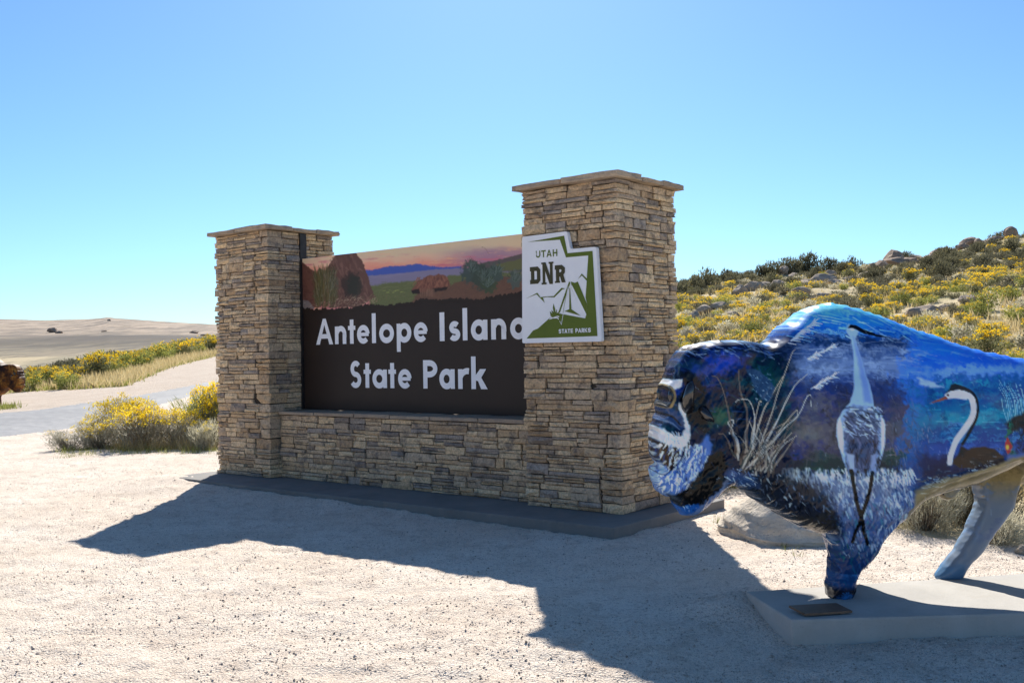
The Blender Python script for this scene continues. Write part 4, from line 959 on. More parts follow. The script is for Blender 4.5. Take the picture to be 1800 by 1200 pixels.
# reeds
reeds = [[(480, 830), (500, 640), (480, 480), (470, 380)], [(500, 830), (530, 640), (510, 540), (480, 530), (460, 545)], [(470, 800), (450, 690), (425, 640), (450, 630), (430, 690)], [(520, 820), (600, 600), (640, 480), (700, 330), (720, 300)],
         [(520, 830), (620, 640), (700, 480), (770, 410)], [(530, 830), (640, 680), (720, 600), (760, 520), (780, 510), (778, 560)], [(540, 840), (650, 700), (720, 610)], [(500, 820), (560, 600), (600, 520), (660, 420)], [(460, 800), (420, 560), (380, 440), (345, 420)],
         [(560, 850), (620, 760), (690, 680)], [(490, 830), (545, 560), (560, 540)], [(560, 840), (640, 740), (680, 630), (650, 620)], [(450, 790), (410, 700), (380, 690)], [(600, 850), (680, 740), (710, 690)], [(520, 830), (580, 690), (690, 620)], [(540, 800), (700, 590), (720, 600)]]
for r_ in reeds: cv.curve(r_, g.uniform(5, 7.5), 2.0, g.choice([(176, 164, 158), (150, 134, 126), (190, 184, 186), (120, 104, 100)]), alpha=.9)
for k in range(46):
    x = g.uniform(460, 620); a = g.uniform(-2.2, -.6); l = g.uniform(90, 240)
    cv.curve([(x, g.uniform(780, 880)), (x+math.cos(a)*l*.5, 830+math.sin(a)*l*.6), (x+math.cos(a)*l+g.uniform(-10, 30), 830+math.sin(a)*l)], g.uniform(3.5, 6), 1.6, g.choice([(160, 148, 142), (110, 96, 90), (70, 66, 70), (186, 178, 176), (60, 80, 84)]), alpha=.75)
for (x0, y0, x1, y1) in ((780, 480, 890, 415), (770, 345, 890, 285), (700, 270, 830, 170)):
    for k in range(46):
        t = g.random(); x = x0+(x1-x0)*t; y = y0+(y1-y0)*t; s_ = 1 if k % 2 else -1
        cv.stroke([(x, y), (x+g.uniform(14, 34), y+s_*g.uniform(2, 18)-6)], 3.5, 1.5, g.choice([(206, 212, 226), (160, 172, 200), (226, 228, 234)]), .85)
# small bird among the reeds
cv.poly([(510, 395), (530, 385), (560, 395), (590, 430), (620, 470), (610, 510), (590, 540), (565, 530), (530, 480), (520, 430)], (60, 84, 116), 1, 8, 6); rows(520, 610, 400, 530, 44, [(30, 40, 60), (130, 160, 186), (84, 116, 150), (170, 190, 206)], 3, 16, 4, .85, .9)
rows(1120, 1330, 560, 860, 90, [(120, 124, 150), (60, 84, 96), (150, 156, 180), (44, 64, 96), (96, 84, 92)], 5, 60, 5, .55, 1.4)
# long legged wading bird
cv.poly([(960, 215), (975, 185), (1000, 185), (1025, 205), (1015, 225), (1000, 250), (1010, 300), (1028, 380), (1045, 470), (1055, 560), (1090, 590), (1108, 640), (1108, 720), (1096, 780), (1080, 830), (1070, 870), (1040, 850), (1020, 870), (990, 850), (945, 870), (925, 820), (905, 760), (886, 690), (888, 620), (910, 580), (945, 540), (968, 480), (980, 380), (985, 300), (978, 250)], (158, 178, 220), 1, 5, 6)
cv.poly([(990, 240), (1012, 300), (1035, 420), (1045, 540), (1010, 540), (1005, 400)], (104, 126, 184), .65, 8, 16)
cv.poly([(920, 600), (960, 560), (1050, 570), (1085, 640), (1080, 740), (1050, 850), (1000, 860), (950, 850), (925, 740), (910, 660)], (62, 68, 98), .85, 30, 30)
rows(915, 1085, 560, 690, 150, [(176, 190, 224), (44, 48, 74), (110, 122, 164), (24, 28, 46), (206, 214, 236)], 6, 40, 8, .85, .5); rows(930, 1080, 680, 850, 90, [(40, 38, 54), (84, 80, 100), (34, 44, 84), (120, 122, 156), (64, 48, 48)], 4, 54, 8, .85, 1.5)
cv.poly([(886, 640), (900, 610), (915, 680), (920, 780), (900, 740)], (222, 228, 244), .95, 6, 8); cv.poly([(1085, 600), (1106, 640), (1106, 730), (1092, 770), (1090, 680)], (214, 222, 242), .95, 6, 8); cv.poly([(935, 770), (970, 780), (968, 850), (950, 860)], (176, 184, 214), .85, 6, 8); cv.poly([(1045, 780), (1068, 770), (1060, 850), (1045, 860)], (150, 160, 196), .85, 6, 8)
cv.poly([(930, 800), (945, 870), (935, 850)], (24, 22, 30), .9, 4, 5); cv.poly([(1010, 840), (1030, 840), (1022, 885)], (30, 26, 34), .9, 4, 5); cv.poly([(1075, 790), (1088, 800), (1065, 880)], (26, 24, 32), .9, 4, 5)
cv.poly([(970, 200), (985, 183), (1010, 186), (1045, 205), (1100, 228), (1172, 247), (1110, 240), (1045, 226), (1005, 205)], (20, 18, 30), 1, 2, 3); cv.blob(990, 206, 14, 8, (216, 222, 236), .9, 0, .6)
for P in ([(955, 850), (968, 930), (978, 985)], [(978, 985), (998, 1050), (1020, 1120), (1042, 1190)], [(1050, 860), (1040, 930), (1028, 985)], [(1028, 985), (1005, 1050), (990, 1120), (975, 1180)]): cv.stroke(P, 11, 9, (6, 7, 11), 1, soft=.3)
cv.blob(976, 972, 13, 16, (18, 20, 30), 1, 0, .4); cv.blob(1030, 972, 13, 16, (18, 20, 30), 1, 0, .4)
# swimming bird
cv.speck(1290, 1720, 820, 930, 110, 46, 4, 4, [(150, 176, 206), (30, 50, 90), (90, 130, 180), (190, 206, 222), (16, 28, 60)], g, .75, .1, .25)
cv.poly([(1270, 780), (1400, 790), (1420, 830), (1400, 880), (1280, 870)], (22, 34, 72), .7, 30, 30)
cv.poly([(1430, 800), (1480, 765), (1530, 745), (1590, 745), (1640, 760), (1672, 790), (1676, 815), (1640, 840), (1560, 845), (1460, 840), (1425, 820)], (72, 54, 46), 1, 8, 8); cv.speck(1450, 1660, 750, 830, 60, 50, 4, 5, [(84, 66, 58), (40, 30, 30), (70, 54, 48), (100, 82, 72)], g, .6, .15, .2)
cv.poly([(1440, 800), (1470, 730), (1500, 690), (1545, 600), (1555, 560), (1520, 640), (1470, 740), (1500, 760)], (52, 42, 44), 1, 6, 8)
cv.curve([(1500, 500), (1522, 520), (1532, 560), (1525, 605), (1490, 660), (1445, 715), (1418, 775), (1412, 815)], 17, 15, (206, 212, 232), alpha=1, soft=.25)
cv.curve([(1500, 480), (1535, 505), (1550, 555), (1540, 620), (1508, 680), (1475, 730)], 7, 9, (22, 26, 44), alpha=1, soft=.4)
cv.poly([(1395, 508), (1415, 490), (1460, 480), (1500, 486), (1520, 510), (1500, 528), (1450, 522), (1412, 524)], (206, 212, 232), 1, 3, 5)
cv.poly([(1400, 500), (1420, 480), (1430, 458), (1450, 453), (1490, 468), (1530, 490), (1548, 530), (1520, 500), (1470, 482), (1425, 490)], (16, 22, 48), 1, 4, 4)
cv.poly([(1400, 512), (1412, 523), (1370, 535), (1320, 546), (1360, 528)], (150, 84, 60), 1, 2, 3); cv.blob(1412, 507, 9, 8, (90, 20, 20), 1, 0, .5)
cv.speck(1500, 1620, 805, 850, 40, 20, 8, 4, [(190, 190, 196), (30, 24, 26), (150, 140, 140)], g, .8, .3, .5)
# right edge: stalks, branch, blossom
for k in range(26):
    x = g.uniform(1690, 1790); cv.curve([(x, g.uniform(620, 680)), (x-g.uniform(-10, 30), 540), (x-g.uniform(0, 70), g.uniform(430, 500))], 2.5, 1, g.choice([(110, 170, 200), (150, 190, 206), (60, 130, 170)]), alpha=.75)
cv.poly([(1680, 640), (1740, 600), (1800, 570), (1960, 520), (1960, 600), (1800, 640), (1700, 690)], (30, 22, 26), .95, 16, 14); cv.blend((nB-.45)*5*(U > 1690)*(W > 640)*(W < 790), (40, 110, 96)); cv.blend((nC-.5)*5*(U > 1700)*(W > 640)*(W < 800), (16, 24, 34))
cv.poly([(1680, 725), (1692, 700), (1702, 722), (1716, 745), (1706, 770), (1692, 782), (1682, 755)], (168, 40, 72), 1, 5, 4); cv.blob(1692, 748, 10, 16, (206, 176, 90), 1, 4, .5)
cv.poly([(1690, 785), (1800, 770), (1960, 760), (1960, 800), (1800, 800), (1690, 810)], (110, 118, 170), .8, 14, 14)
# bare tan fibre underside, far hind leg
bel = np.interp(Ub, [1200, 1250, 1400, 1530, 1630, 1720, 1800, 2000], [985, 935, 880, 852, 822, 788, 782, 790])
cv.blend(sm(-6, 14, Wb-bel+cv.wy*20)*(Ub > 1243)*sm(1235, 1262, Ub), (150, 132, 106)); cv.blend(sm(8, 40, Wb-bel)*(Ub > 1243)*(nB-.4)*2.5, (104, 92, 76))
rows(1250, 1420, 880, 960, 40, [(206, 204, 200), (120, 108, 96)], 4, 50, 5, .6, -.4)
shin = (co[:, 2] < .62)*(co[:, 0] > .62)*1.
cv.blend(shin*sm(.66, .45, co[:, 2])*.9, (112, 120, 142)); cv.blend(shin*(nA-.5)*4, (96, 104, 134)); cv.blend(shin*(nB-.55)*5, (112, 122, 148)); cv.blend(shin*sm(.14, .05, co[:, 2])*.8, (84, 110, 140))
for x, y in ((1720, 960), (1716, 1010)): cv.blob(x, y, 9, 16, (60, 130, 170), .9*1., 4, .5)
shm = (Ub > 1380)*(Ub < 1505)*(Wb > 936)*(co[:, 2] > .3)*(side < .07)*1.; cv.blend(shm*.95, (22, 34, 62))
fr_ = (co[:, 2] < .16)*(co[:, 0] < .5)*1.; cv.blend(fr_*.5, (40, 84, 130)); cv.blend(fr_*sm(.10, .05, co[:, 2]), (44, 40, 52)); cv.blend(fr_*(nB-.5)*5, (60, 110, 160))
# inner faces of the legs and belly seen from the other side share the bare tan coat
und = (nr[:, 2] < -.45)*(co[:, 2] > .3)*(co[:, 0] > .35)*1.; cv.blend(und*.8, (128, 112, 90))
lo_ = np.minimum(cv.c[:, 0], cv.c[:, 2]); cv.c[:, 1] += .75*np.maximum(0, lo_*.97-cv.c[:, 1])
# thin brush texture over everything
cv.speck(60, 1800, 80, 1200, 700, 34, 10, 4, [(200, 212, 236), (12, 18, 34), (40, 90, 170), (90, 110, 150)], g, .22, .6, 1.6)
cv.c = np.clip(cv.c**1.32*2.05*np.array([.90, 1.05, .96])-.003, .001, .9)
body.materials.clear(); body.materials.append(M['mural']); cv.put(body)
body.polygons.foreach_set('use_smooth', np.ones(len(body.polygons), bool))

bt = empty('bison_statue', (BO[0], BO[1], PADH-.004), 0); bt.matrix_world = Matrix(((EU[0], EV[0], 0, BO[0]), (EU[1], EV[1], 0, BO[1]), (0, 0, 1, PADH-.004), (0, 0, 0, 1)))
# mirror-handed frames are avoided: v runs toward the camera, so flip the mesh instead
bt.matrix_world = Matrix(((EU[0], -EV[0], 0, BO[0]), (EU[1], -EV[1], 0, BO[1]), (0, 0, 1, PADH-.004), (0, 0, 0, 1)))
co[:, 1] *= -1; body.vertices.foreach_set('co', co.astype(np.float32).ravel()); body.flip_normals(); body.update()
tag(bt, 'large glossy blue bison statue painted with wading birds and water', 'statue', 'painted bison statues')
add('body', body, bt)
M['horn'] = simple('black_gloss', (.012, .011, .012), .18, .5, .2, 20, coat=.8)
M['bronze'] = simple('bronze', (.16, .10, .065), .5, .5, .2, 12, .25)
def tube(pts, rad, n=12):
    P = np.array(pts, float); V = []; F = []
    for i, p in enumerate(P):
        d = P[min(i+1, len(P)-1)]-P[max(i-1, 0)]; d /= np.linalg.norm(d); a = np.cross(d, [0, 0, 1.]) if abs(d[2]) < .9 else np.cross(d, [0, 1., 0]); a /= np.linalg.norm(a); b = np.cross(d, a)
        for k in range(n): V.append(p+rad[i]*(a*math.cos(2*math.pi*k/n)+b*math.sin(2*math.pi*k/n)))
    for i in range(len(P)-1):
        for k in range(n): F.append((i*n+k, i*n+(k+1) % n, (i+1)*n+(k+1) % n, (i+1)*n+k))
    F += [tuple(range(n-1, -1, -1)), tuple(range(len(V)-n, len(V)))]
    return V, F
def features(root, mh):
    for sv in (-1, 1):
        b0 = bl(1207, 715, .2); b1 = bl(1204, 695, .2); b2 = bl(1208, 676, .2); b3 = bl(1212, 662, .2)
        V, F = tube([(b0[0], sv*.17, b0[1]), (b0[0], sv*.23, b0[1]+.005), (b1[0], sv*.285, b1[1]-.01), (b2[0], sv*.295, b2[1]), (b3[0], sv*.27, b3[1])], [.045, .043, .035, .024, .005]); add('horn', mesh_py('horn', V, F, [mh], True), root)
        e0 = bl(1224, 716, .2); e1 = bl(1234, 728, .2)
        V, F = tube([(e0[0], sv*.19, e0[1]), (e0[0]+.03, sv*.25, e0[1]-.01), (e1[0]+.02, sv*.28, e1[1]-.01), (e1[0]+.05, sv*.285, e1[1]-.035)], [.016, .03, .026, .005]); add('ear', mesh_py('ear', V, F, [mh], True), root)
        bm = bmesh.new(); bmesh.ops.create_uvsphere(bm, u_segments=20, v_segments=12, radius=1); u, w = bl(1179, 694, .15)
        for q in bm.verts: q.co = Vector((q.co.x*.022+u, q.co.y*.022+sv*.172, q.co.z*.040+w))
        me = bpy.data.meshes.new('eye'); bm.to_mesh(me); bm.free(); me.materials.append(M['horn']); me.polygons.foreach_set('use_smooth', [True]*len(me.polygons)); add('eye', me, root)
features(bt, M['horn'])

# second, brown bison statue across the road (only its front shows)
t = NT('brown_gloss'); p = t.obj()
c = t.ramp(t.noise(p, 3.5, 5, .6, .5), [(.3, (.014, .006, .005)), (.48, (.09, .03, .008)), (.58, (.26, .095, .014)), (.7, (.42, .22, .045))]); M['brown_gloss'] = t.done(t.bsdf(c, .6, .2, None, 0, 0))
gx_, gy_, gz_ = on_ground(4, 711)
b2 = body.copy(); b2.name = 'body_brown'; b2.materials.clear(); b2.materials.append(M['brown_gloss'])
hx = gx_+(38-4)/1773*gy_-1.12
bt2 = empty('bison_statue', (hx, gy_+.3, hz(hx, gy_)-.01), R(180-6)); tag(bt2, 'dark brown bison statue across the road, only its head and shoulder in view', 'statue', 'painted bison statues')
add('body', b2, bt2); features(bt2, M['horn'])

# pad, plaque
pp = [ray_ground(1403, 1087, PADH), ray_ground(1321, 1040, PADH)]
A0 = np.array([1.500, 5.535]); A1 = np.array([1.405, 6.20]); e1 = np.array([math.cos(R(2.6)), math.sin(R(2.6))]); e2 = np.array([math.cos(R(11)), math.sin(R(11))])
q = [A0, A0+e1*3.1, A1+e2*3.2, A1]
bm = bmesh.new(); lo = [bm.verts.new((x, y, -.25)) for x, y in q]; hi = [bm.verts.new((x, y, PADH)) for x, y in q]
bm.faces.new(hi); bm.faces.new(lo[::-1]); [bm.faces.new((lo[i], lo[(i+1) % 4], hi[(i+1) % 4], hi[i])) for i in range(4)]
me = bpy.data.meshes.new('concrete_pad'); bm.to_mesh(me); bm.free(); me.materials.append(M['pad']); bev(me, .014, 2)
tag(add('concrete_pad', me), 'pale concrete pad that the blue bison statue stands on', 'pad')
pc = [ray_ground(1240+x/3, 750+y/3, PADH+dz) for x, y, dz in ((440, 940, .035), (690, 926, .035), (775, 968, .02), (525, 984, .02))]
ce = sum(pc)/4; tq = empty('bronze_plaque', (ce[0], ce[1], PADH), 0); tag(tq, 'small dark bronze plaque lying low at the front of the bison pad', 'plaque')
V = [tuple(np.array(p)-np.array([ce[0], ce[1], PADH])) for p in pc]; V += [(x, y, z-.012) for x, y, z in V]
me = mesh_py('plate', V, [(0, 3, 2, 1), (4, 5, 6, 7), (0, 1, 5, 4), (1, 2, 6, 5), (2, 3, 7, 6), (3, 0, 4, 7)], [M['bronze']]); bm = bmesh.new(); bm.from_mesh(me); bmesh.ops.recalc_face_normals(bm, faces=bm.faces); bm.to_mesh(me); bm.free(); add('plate', me, tq)
V, F = box_np(-.10, .10, -.03, .04, .0, .017); add('mount', mesh_np('mount', V, F, [M['steel']]), tq)

# ------------------------------------------------------------------ plants and rocks
def mat_leaf(name, a, b, trans=.45, rough=.7):
    t = NT(name); oi = t.n('ShaderNodeObjectInfo').outputs['Random']; isl = t.n('ShaderNodeNewGeometry').outputs['Random Per Island']
    c = t.mix(isl, a, b); c = t.mix(1, c, t.mix(oi, (.78, .78, .8), (1.2, 1.18, 1.1)), 'MULTIPLY')
    d = t.bsdf(c, rough, .15); tr = t.n('ShaderNodeBsdfTranslucent'); t.l(c, tr.inputs[0]); mx = t.n('ShaderNodeMixShader'); mx.inputs[0].default_value = trans
    t.l(d.outputs[0], mx.inputs[1]); t.l(tr.outputs[0], mx.inputs[2]); t.l(mx.outputs[0], t.out.inputs[0]); return t.m
M['rb_leaf'] = mat_leaf('rabbitbrush_leaf', (.15, .16, .075), (.27, .265, .15))
M['rb_grey'] = mat_leaf('grey_leaf', (.34, .325, .24), (.54, .51, .41), .55)
M['rb_green'] = mat_leaf('green_leaf', (.19, .215, .05), (.33, .34, .11))
M['flower'] = mat_leaf('yellow_flower', (.78, .52, .015), (.92, .74, .04), .5)
M['flower_far'] = mat_leaf('mustard_flower', (.70, .46, .016), (.90, .67, .035), .5)
M['flower_old'] = mat_leaf('ochre_flower', (.58, .40, .04), (.78, .58, .08), .5)
M['sage'] = mat_leaf('sage_leaf', (.11, .105, .07), (.20, .19, .13), .35)
M['dark'] = mat_leaf('dark_leaf', (.09, .09, .055), (.17, .16, .10), .4)
M['stem'] = simple('woody_stem', (.22, .17, .12), .9, .1, .25, 20)
M['dry'] = mat_leaf('dry_grass', (.50, .39, .19), (.68, .56, .32), .4)
M['grass'] = mat_leaf('green_grass', (.16, .19, .04), (.32, .32, .10), .45)

def blades(base, dirs, L, w, g, bend=.0):
    """thin triangles: base (n,3), unit dirs, length and half width arrays"""
    n = len(base); r = g.normal(size=(n, 3)); s = np.cross(dirs, r); s /= np.linalg.norm(s, axis=1)[:, None]+1e-9
    tip = base+dirs*L[:, None]; V = np.stack([base-s*w[:, None], base+s*w[:, None], tip], 1).reshape(-1, 3); return V, np.arange(3*n).reshape(-1, 3)
def quads(c, size, g):
    n = len(c); a = g.normal(size=(n, 3)); a /= np.linalg.norm(a, axis=1)[:, None]; b = np.cross(a, g.normal(size=(n, 3))); b /= np.linalg.norm(b, axis=1)[:, None]; b2 = np.cross(a, b)
    s = size[:, None]; V = np.stack([c-b*s, c-b2*s*.8, c+b*s, c+b2*s*.8], 1).reshape(-1, 3); return V, np.arange(4*n).reshape(-1, 4)
def shrub_parts(seed, nleaf, nflow, Lleaf, wleaf, sflow, lumps=9, fl_at=.55, upright=.8, ns=40):
    """a unit shrub (radius 1, height 1) of leaning twigs gathered in lumps, flower heads along its top"""
    g = np.random.default_rng(seed)
    a = g.uniform(0, 6.283, lumps); rr_ = np.sqrt(g.uniform(0, 1, lumps))*.72; lc = np.c_[rr_*np.cos(a), rr_*np.sin(a), .40+.28*(1-rr_)+g.uniform(-.10, .12, lumps)]; lr = g.uniform(.26, .42, lumps)
    k = g.integers(0, lumps, nleaf); d = g.normal(size=(nleaf, 3)); d /= np.linalg.norm(d, axis=1)[:, None]; rad = g.uniform(.25, 1, nleaf)**.5
    p = lc[k]+d*(lr[k]*rad)[:, None]*np.array([1, 1, 1.05]); low = g.random(nleaf) < .34
    p[low, 2] *= g.uniform(.05, .8, low.sum()); p[:, :2] *= (.62+.38*np.clip(p[:, 2:3]/.45, 0, 1)); p[:, 2] = np.clip(p[:, 2], .01, 1.1)
    out = np.c_[p[:, 0], p[:, 1], np.full(nleaf, upright)]+g.normal(size=(nleaf, 3))*.38; out /= np.linalg.norm(out, axis=1)[:, None]
    LV, LF = blades(p-out*Lleaf*.4, out, Lleaf*g.uniform(.6, 1.3, nleaf), wleaf*g.uniform(.6, 1.3, nleaf), g)
    FV = FFq = None
    if nflow:
        hd = max(6, nflow//13); k = g.integers(0, lumps, hd); d = g.normal(size=(hd, 3)); d[:, 2] = np.abs(d[:, 2])*1.1+.25; d /= np.linalg.norm(d, axis=1)[:, None]
        h = lc[k]+d*(lr[k]*g.uniform(.92, 1.12, hd))[:, None]; h = h[h[:, 2] > fl_at*g.uniform(.7, 1.1, hd)]
        kk = g.integers(0, len(h), nflow); p = h[kk]+g.normal(size=(nflow, 3))*np.array([.042, .042, .026]); FV, FFq = quads(p, sflow*g.uniform(.6, 1.3, nflow), g)
    t = g.integers(0, lumps, ns); tip = lc[t]+g.normal(size=(ns, 3))*.14; b = np.c_[g.normal(size=(ns, 2))*.07, np.zeros(ns)]; dd = tip-b; L = np.linalg.norm(dd, axis=1)
    SV, SF = blades(b, dd/L[:, None], L*1.02, np.full(ns, .011), g)
    return (LV, LF), (FV, FFq), (SV, SF)
def joined(name, seed, mats, **k):
    (LV, LF), (FV, FQ), (SV, SF) = shrub_parts(seed, **k); V = [LV, SV]; F3 = [LF, SF+len(LV)]; mi = [0]*len(LF)+[1]*len(SF)
    F = [np.vstack(F3)]
    if FV is not None: F.append(FQ+len(LV)+len(SV)); V.append(FV); mi += [2]*len(FQ)
    V = np.vstack(V); V[:, 2] = np.maximum(V[:, 2], -.04)
    return mesh_np(name, V, F, [M[m] for m in mats], mi)
far_yellow = [joined('rabbitbrush', 400+i, ('rb_leaf', 'stem', 'flower_far'), nleaf=1000, nflow=640, Lleaf=.13, wleaf=.030, sflow=.032, lumps=12+i, fl_at=.5) for i in range(3)]
far_yellow += [joined('rabbitbrush', 420+i, ('rb_green', 'stem', 'flower_old'), nleaf=1000, nflow=300, Lleaf=.13, wleaf=.030, sflow=.030, lumps=12+i, fl_at=.6) for i in range(2)]
far_grey = [joined('rabbitbrush', 440+i, ('rb_grey', 'stem', 'flower_old'), nleaf=700, nflow=60, Lleaf=.17, wleaf=.028, sflow=.03, lumps=10) for i in range(2)]
far_sage = [joined('sagebrush', 460+i, ('sage', 'stem', 'flower'), nleaf=760, nflow=0, Lleaf=.16, wleaf=.032, sflow=.03, lumps=9+i) for i in range(3)]
far_dark = [joined('sagebrush', 480+i, ('dark', 'stem', 'flower'), nleaf=820, nflow=0, Lleaf=.17, wleaf=.036, sflow=.03, lumps=8+i, upright=1.1) for i in range(3)]

g = np.random.default_rng(77); rng = random.Random(78)
pts = []; cell = {}
def free(x, y, r):
    i, j = int(x//2), int(y//2)
    for a in (-1, 0, 1):
        for b in (-1, 0, 1):
            for (px, py, pr) in cell.get((i+a, j+b), ()):
                if (px-x)**2+(py-y)**2 < (.80*(pr+r))**2: return False
    cell.setdefault((i, j), []).append((x, y, r)); return True
# --- rocks
def rock_mesh(seed, amp=.42, sub=3, flat=.5):
    bm = bmesh.new(); bmesh.ops.create_icosphere(bm, subdivisions=sub, radius=1); g = np.random.default_rng(seed); ns = g.normal(size=(9, 3)); ns /= np.linalg.norm(ns, axis=1)[:, None]; cut = g.uniform(.5, .72, 9); o = g.uniform(0, 50, 3)
    for v in bm.verts:
        p = np.array(v.co); 
        for n_, c_ in zip(ns, cut):
            d = p@n_
            if d > c_: p = p-n_*(d-c_)*.92
        f = float(fbm((p[0]+o[0])*2.1+p[2], (p[1]+o[1])*2.1-p[2], seed, 4))-.5; p = p*(1+amp*f); v.co = p
    me = bpy.data.meshes.new('rock'); bm.to_mesh(me); bm.free(); return me
def mat_rock(name, a, b, crack, sc=2.5):
    t = NT(name); p = t.obj(); g_ = t.geo(); n1 = t.noise(p, sc, 6, .65, .5); n2 = t.noise(p, sc*9, 5, .65)
    c = t.mix(t.ramp(n1, [(.35, (0, 0, 0)), (.65, (1, 1, 1))]), a, b); c = t.mix(t.ramp(n2, [(.56, (0, 0, 0)), (.7, (.7, .7, .7))]), c, crack)
    return t.done(t.bsdf(c, .92, .15, t.bump(n2, .7, .03, t.bump(n1, .8, .1))))
M['rock'] = mat_rock('hill_rock', (.36, .28, .21), (.52, .42, .33), (.17, .13, .10)); M['rock_dark'] = mat_rock('ridge_rock', (.27, .195, .145), (.42, .32, .24), (.12, .09, .07))
rks = [rock_mesh(600+i) for i in range(6)]; rkd = [m.copy() for m in rks]
for m in rks: m.materials.append(M['rock'])
for m in rkd: m.materials.append(M['rock_dark'])
def hill_rock(px, Y, w, h, dark, lab, grp, i, dpy=0):
    x = (px-900)/1773*Y; z = hz(x, Y); s = w/1773*Y/2
    for k in range(4): cell.setdefault((int((x)//2), int((Y-k*s*.9)//2)), []).append((x*(Y-k*s*.9)/Y, Y-k*s*.9, s*.8))
    o = add('rock', (rkd if dark else rks)[i % 6], None, (x, Y, z+h*Y/1773*.28), i*1.7, (s*1.15, s*.95, h*Y/1773*.75)); tag(o, lab, 'rock', grp); return o
GR = 'rocks along the hillside ridge'
i = 0
for px, w, h in ((1712, 40, 20), (1738, 34, 13), (1696, 26, 13), (1684, 22, 12), (1756, 30, 9), (1668, 36, 14), (1650, 30, 12), (1724, 30, 18), (1636, 26, 10), (1612, 28, 10)):
    hill_rock(px, 94.5-(i % 3), w, h, True, 'dark brown rock in the pile on the skyline left of the lone block', 'rocks of the skyline pile', i); i += 1
hill_rock(1780, 94, 30, 22, True, 'dark blocky boulder standing alone on the skyline at the far right', None, i); i += 1
for px, w, h in ((1552, 34, 20), (1570, 44, 26), (1588, 30, 18), (1604, 30, 16), (1536, 26, 16), (1560, 24, 12), (1620, 24, 12), (1580, 50, 16)):
    hill_rock(px, 90-(i % 4)*1.4, w, h, True, 'brown rock in the outcrop below the small skyline bush', 'rocks of the middle outcrop', i); i += 1
for px, Y, w, h in ((1320, 68, 40, 18), (1340, 70, 34, 18), (1302, 66, 34, 20), (1366, 72, 30, 16), (1426, 76, 40, 12), (1446, 78, 50, 14), (1470, 70, 36, 14), (1450, 60, 44, 14), (1432, 58, 36, 12), (1410, 62, 30, 12), (1262, 56, 40, 16), (1240, 54, 34, 16), (1222, 52, 30, 18), (1288, 48, 30, 18),
                    (1500, 74, 36, 12), (1530, 78, 40, 12), (1610, 42, 46, 16), (1636, 43, 54, 14), (1660, 44, 36, 12), (1700, 46, 32, 14), (1338, 36, 22, 12), (1380, 90, 26, 14), (1400, 88, 22, 10), (1460, 86, 24, 12)):
    hill_rock(px, Y, w, h, False, 'weathered tan rock half buried among the hillside bushes', 'tan rocks on the hillside', i); i += 1
for px, Y, w, h in ((1204, 24, 34, 26), (1196, 22, 26, 22), (1215, 21, 30, 18), (1256, 20, 60, 20), (1242, 19.5, 40, 16), (1720, 27, 36, 8), (1745, 30, 30, 8)):
    hill_rock(px, Y, w, h, False, 'grey rock near the foot of the slope close to the right pillar' if px < 1300 else 'flat pale rock in the grass above the bison rump', 'rocks at the foot of the slope' if px < 1300 else 'flat rocks above the rump', i); i += 1
# --- hillside shrubs: scattered by Poisson-like rejection over the slope
for tr in range(26000):
    u = rng.uniform(1080, 1900); y = math.exp(rng.uniform(math.log(13), math.log(104))) if rng.random() < .5 else rng.uniform(18, 104); x = (u-900)/1773*y
    z = hz(x, y); py = horizon(u)-(z-1.6)/y*1773; s = (y-11)/84.
    dens = float(fbm(x*.10, y*.06, 55, 3)); patch = float(fbm(x*.05+7, y*.03, 56, 3))
    if y < 27 and u > 1380: p = .02 if y < 20 else .10
    elif y < 17: p = .35
    else: p = np.clip((dens-.41)*5.5, .04, 1)
    upper = s > .62+.18*(patch-.5)+(.10 if u < 1400 else 0)
    if upper: p = np.clip((dens-.30)*4, .12, 1)
    if not upper and u > 1600 and 45 < y < 66: p *= .5
    if rng.random() > p: continue
    if upper: q = rng.random(); kind = 'dark' if q < .40 else ('sage' if q < .74 else ('grey' if q < .86 else 'yellow'))
    else:
        q = rng.random()+(patch-.5)*.7; kind = 'yellow' if q < .70 else ('grey' if q < .80 else 'sage')
    r = {'yellow': rng.uniform(.36, .80), 'grey': rng.uniform(.30, .72), 'sage': rng.uniform(.34, .85), 'dark': rng.uniform(.45, 1.15)}[kind]*(.72 if y < 26 else 1)
    if not free(x, y, r): continue
    pts.append((r/y, x, y, z, r, kind))
pts.sort(reverse=True)
LIB = {'yellow': far_yellow, 'grey': far_grey, 'sage': far_sage, 'dark': far_dark}
LAB = {'yellow': ('yellow flowering rabbitbrush on the {} slope {}', 'rabbitbrush', 'yellow rabbitbrush on the {} slope {}'),
       'grey': ('grey green rabbitbrush past flowering on the {} slope {}', 'rabbitbrush', 'grey rabbitbrush on the {} slope {}'),
       'sage': ('dull olive grey sagebrush on the {} slope {}', 'sagebrush', 'grey sagebrush on the {} slope {}'),
       'dark': ('dark rounded bush on the rocky {} slope {}', 'sagebrush', 'dark bushes on the {} slope {}')}
cnt = {'rabbitbrush': 0, 'sagebrush': 0}; rest = []
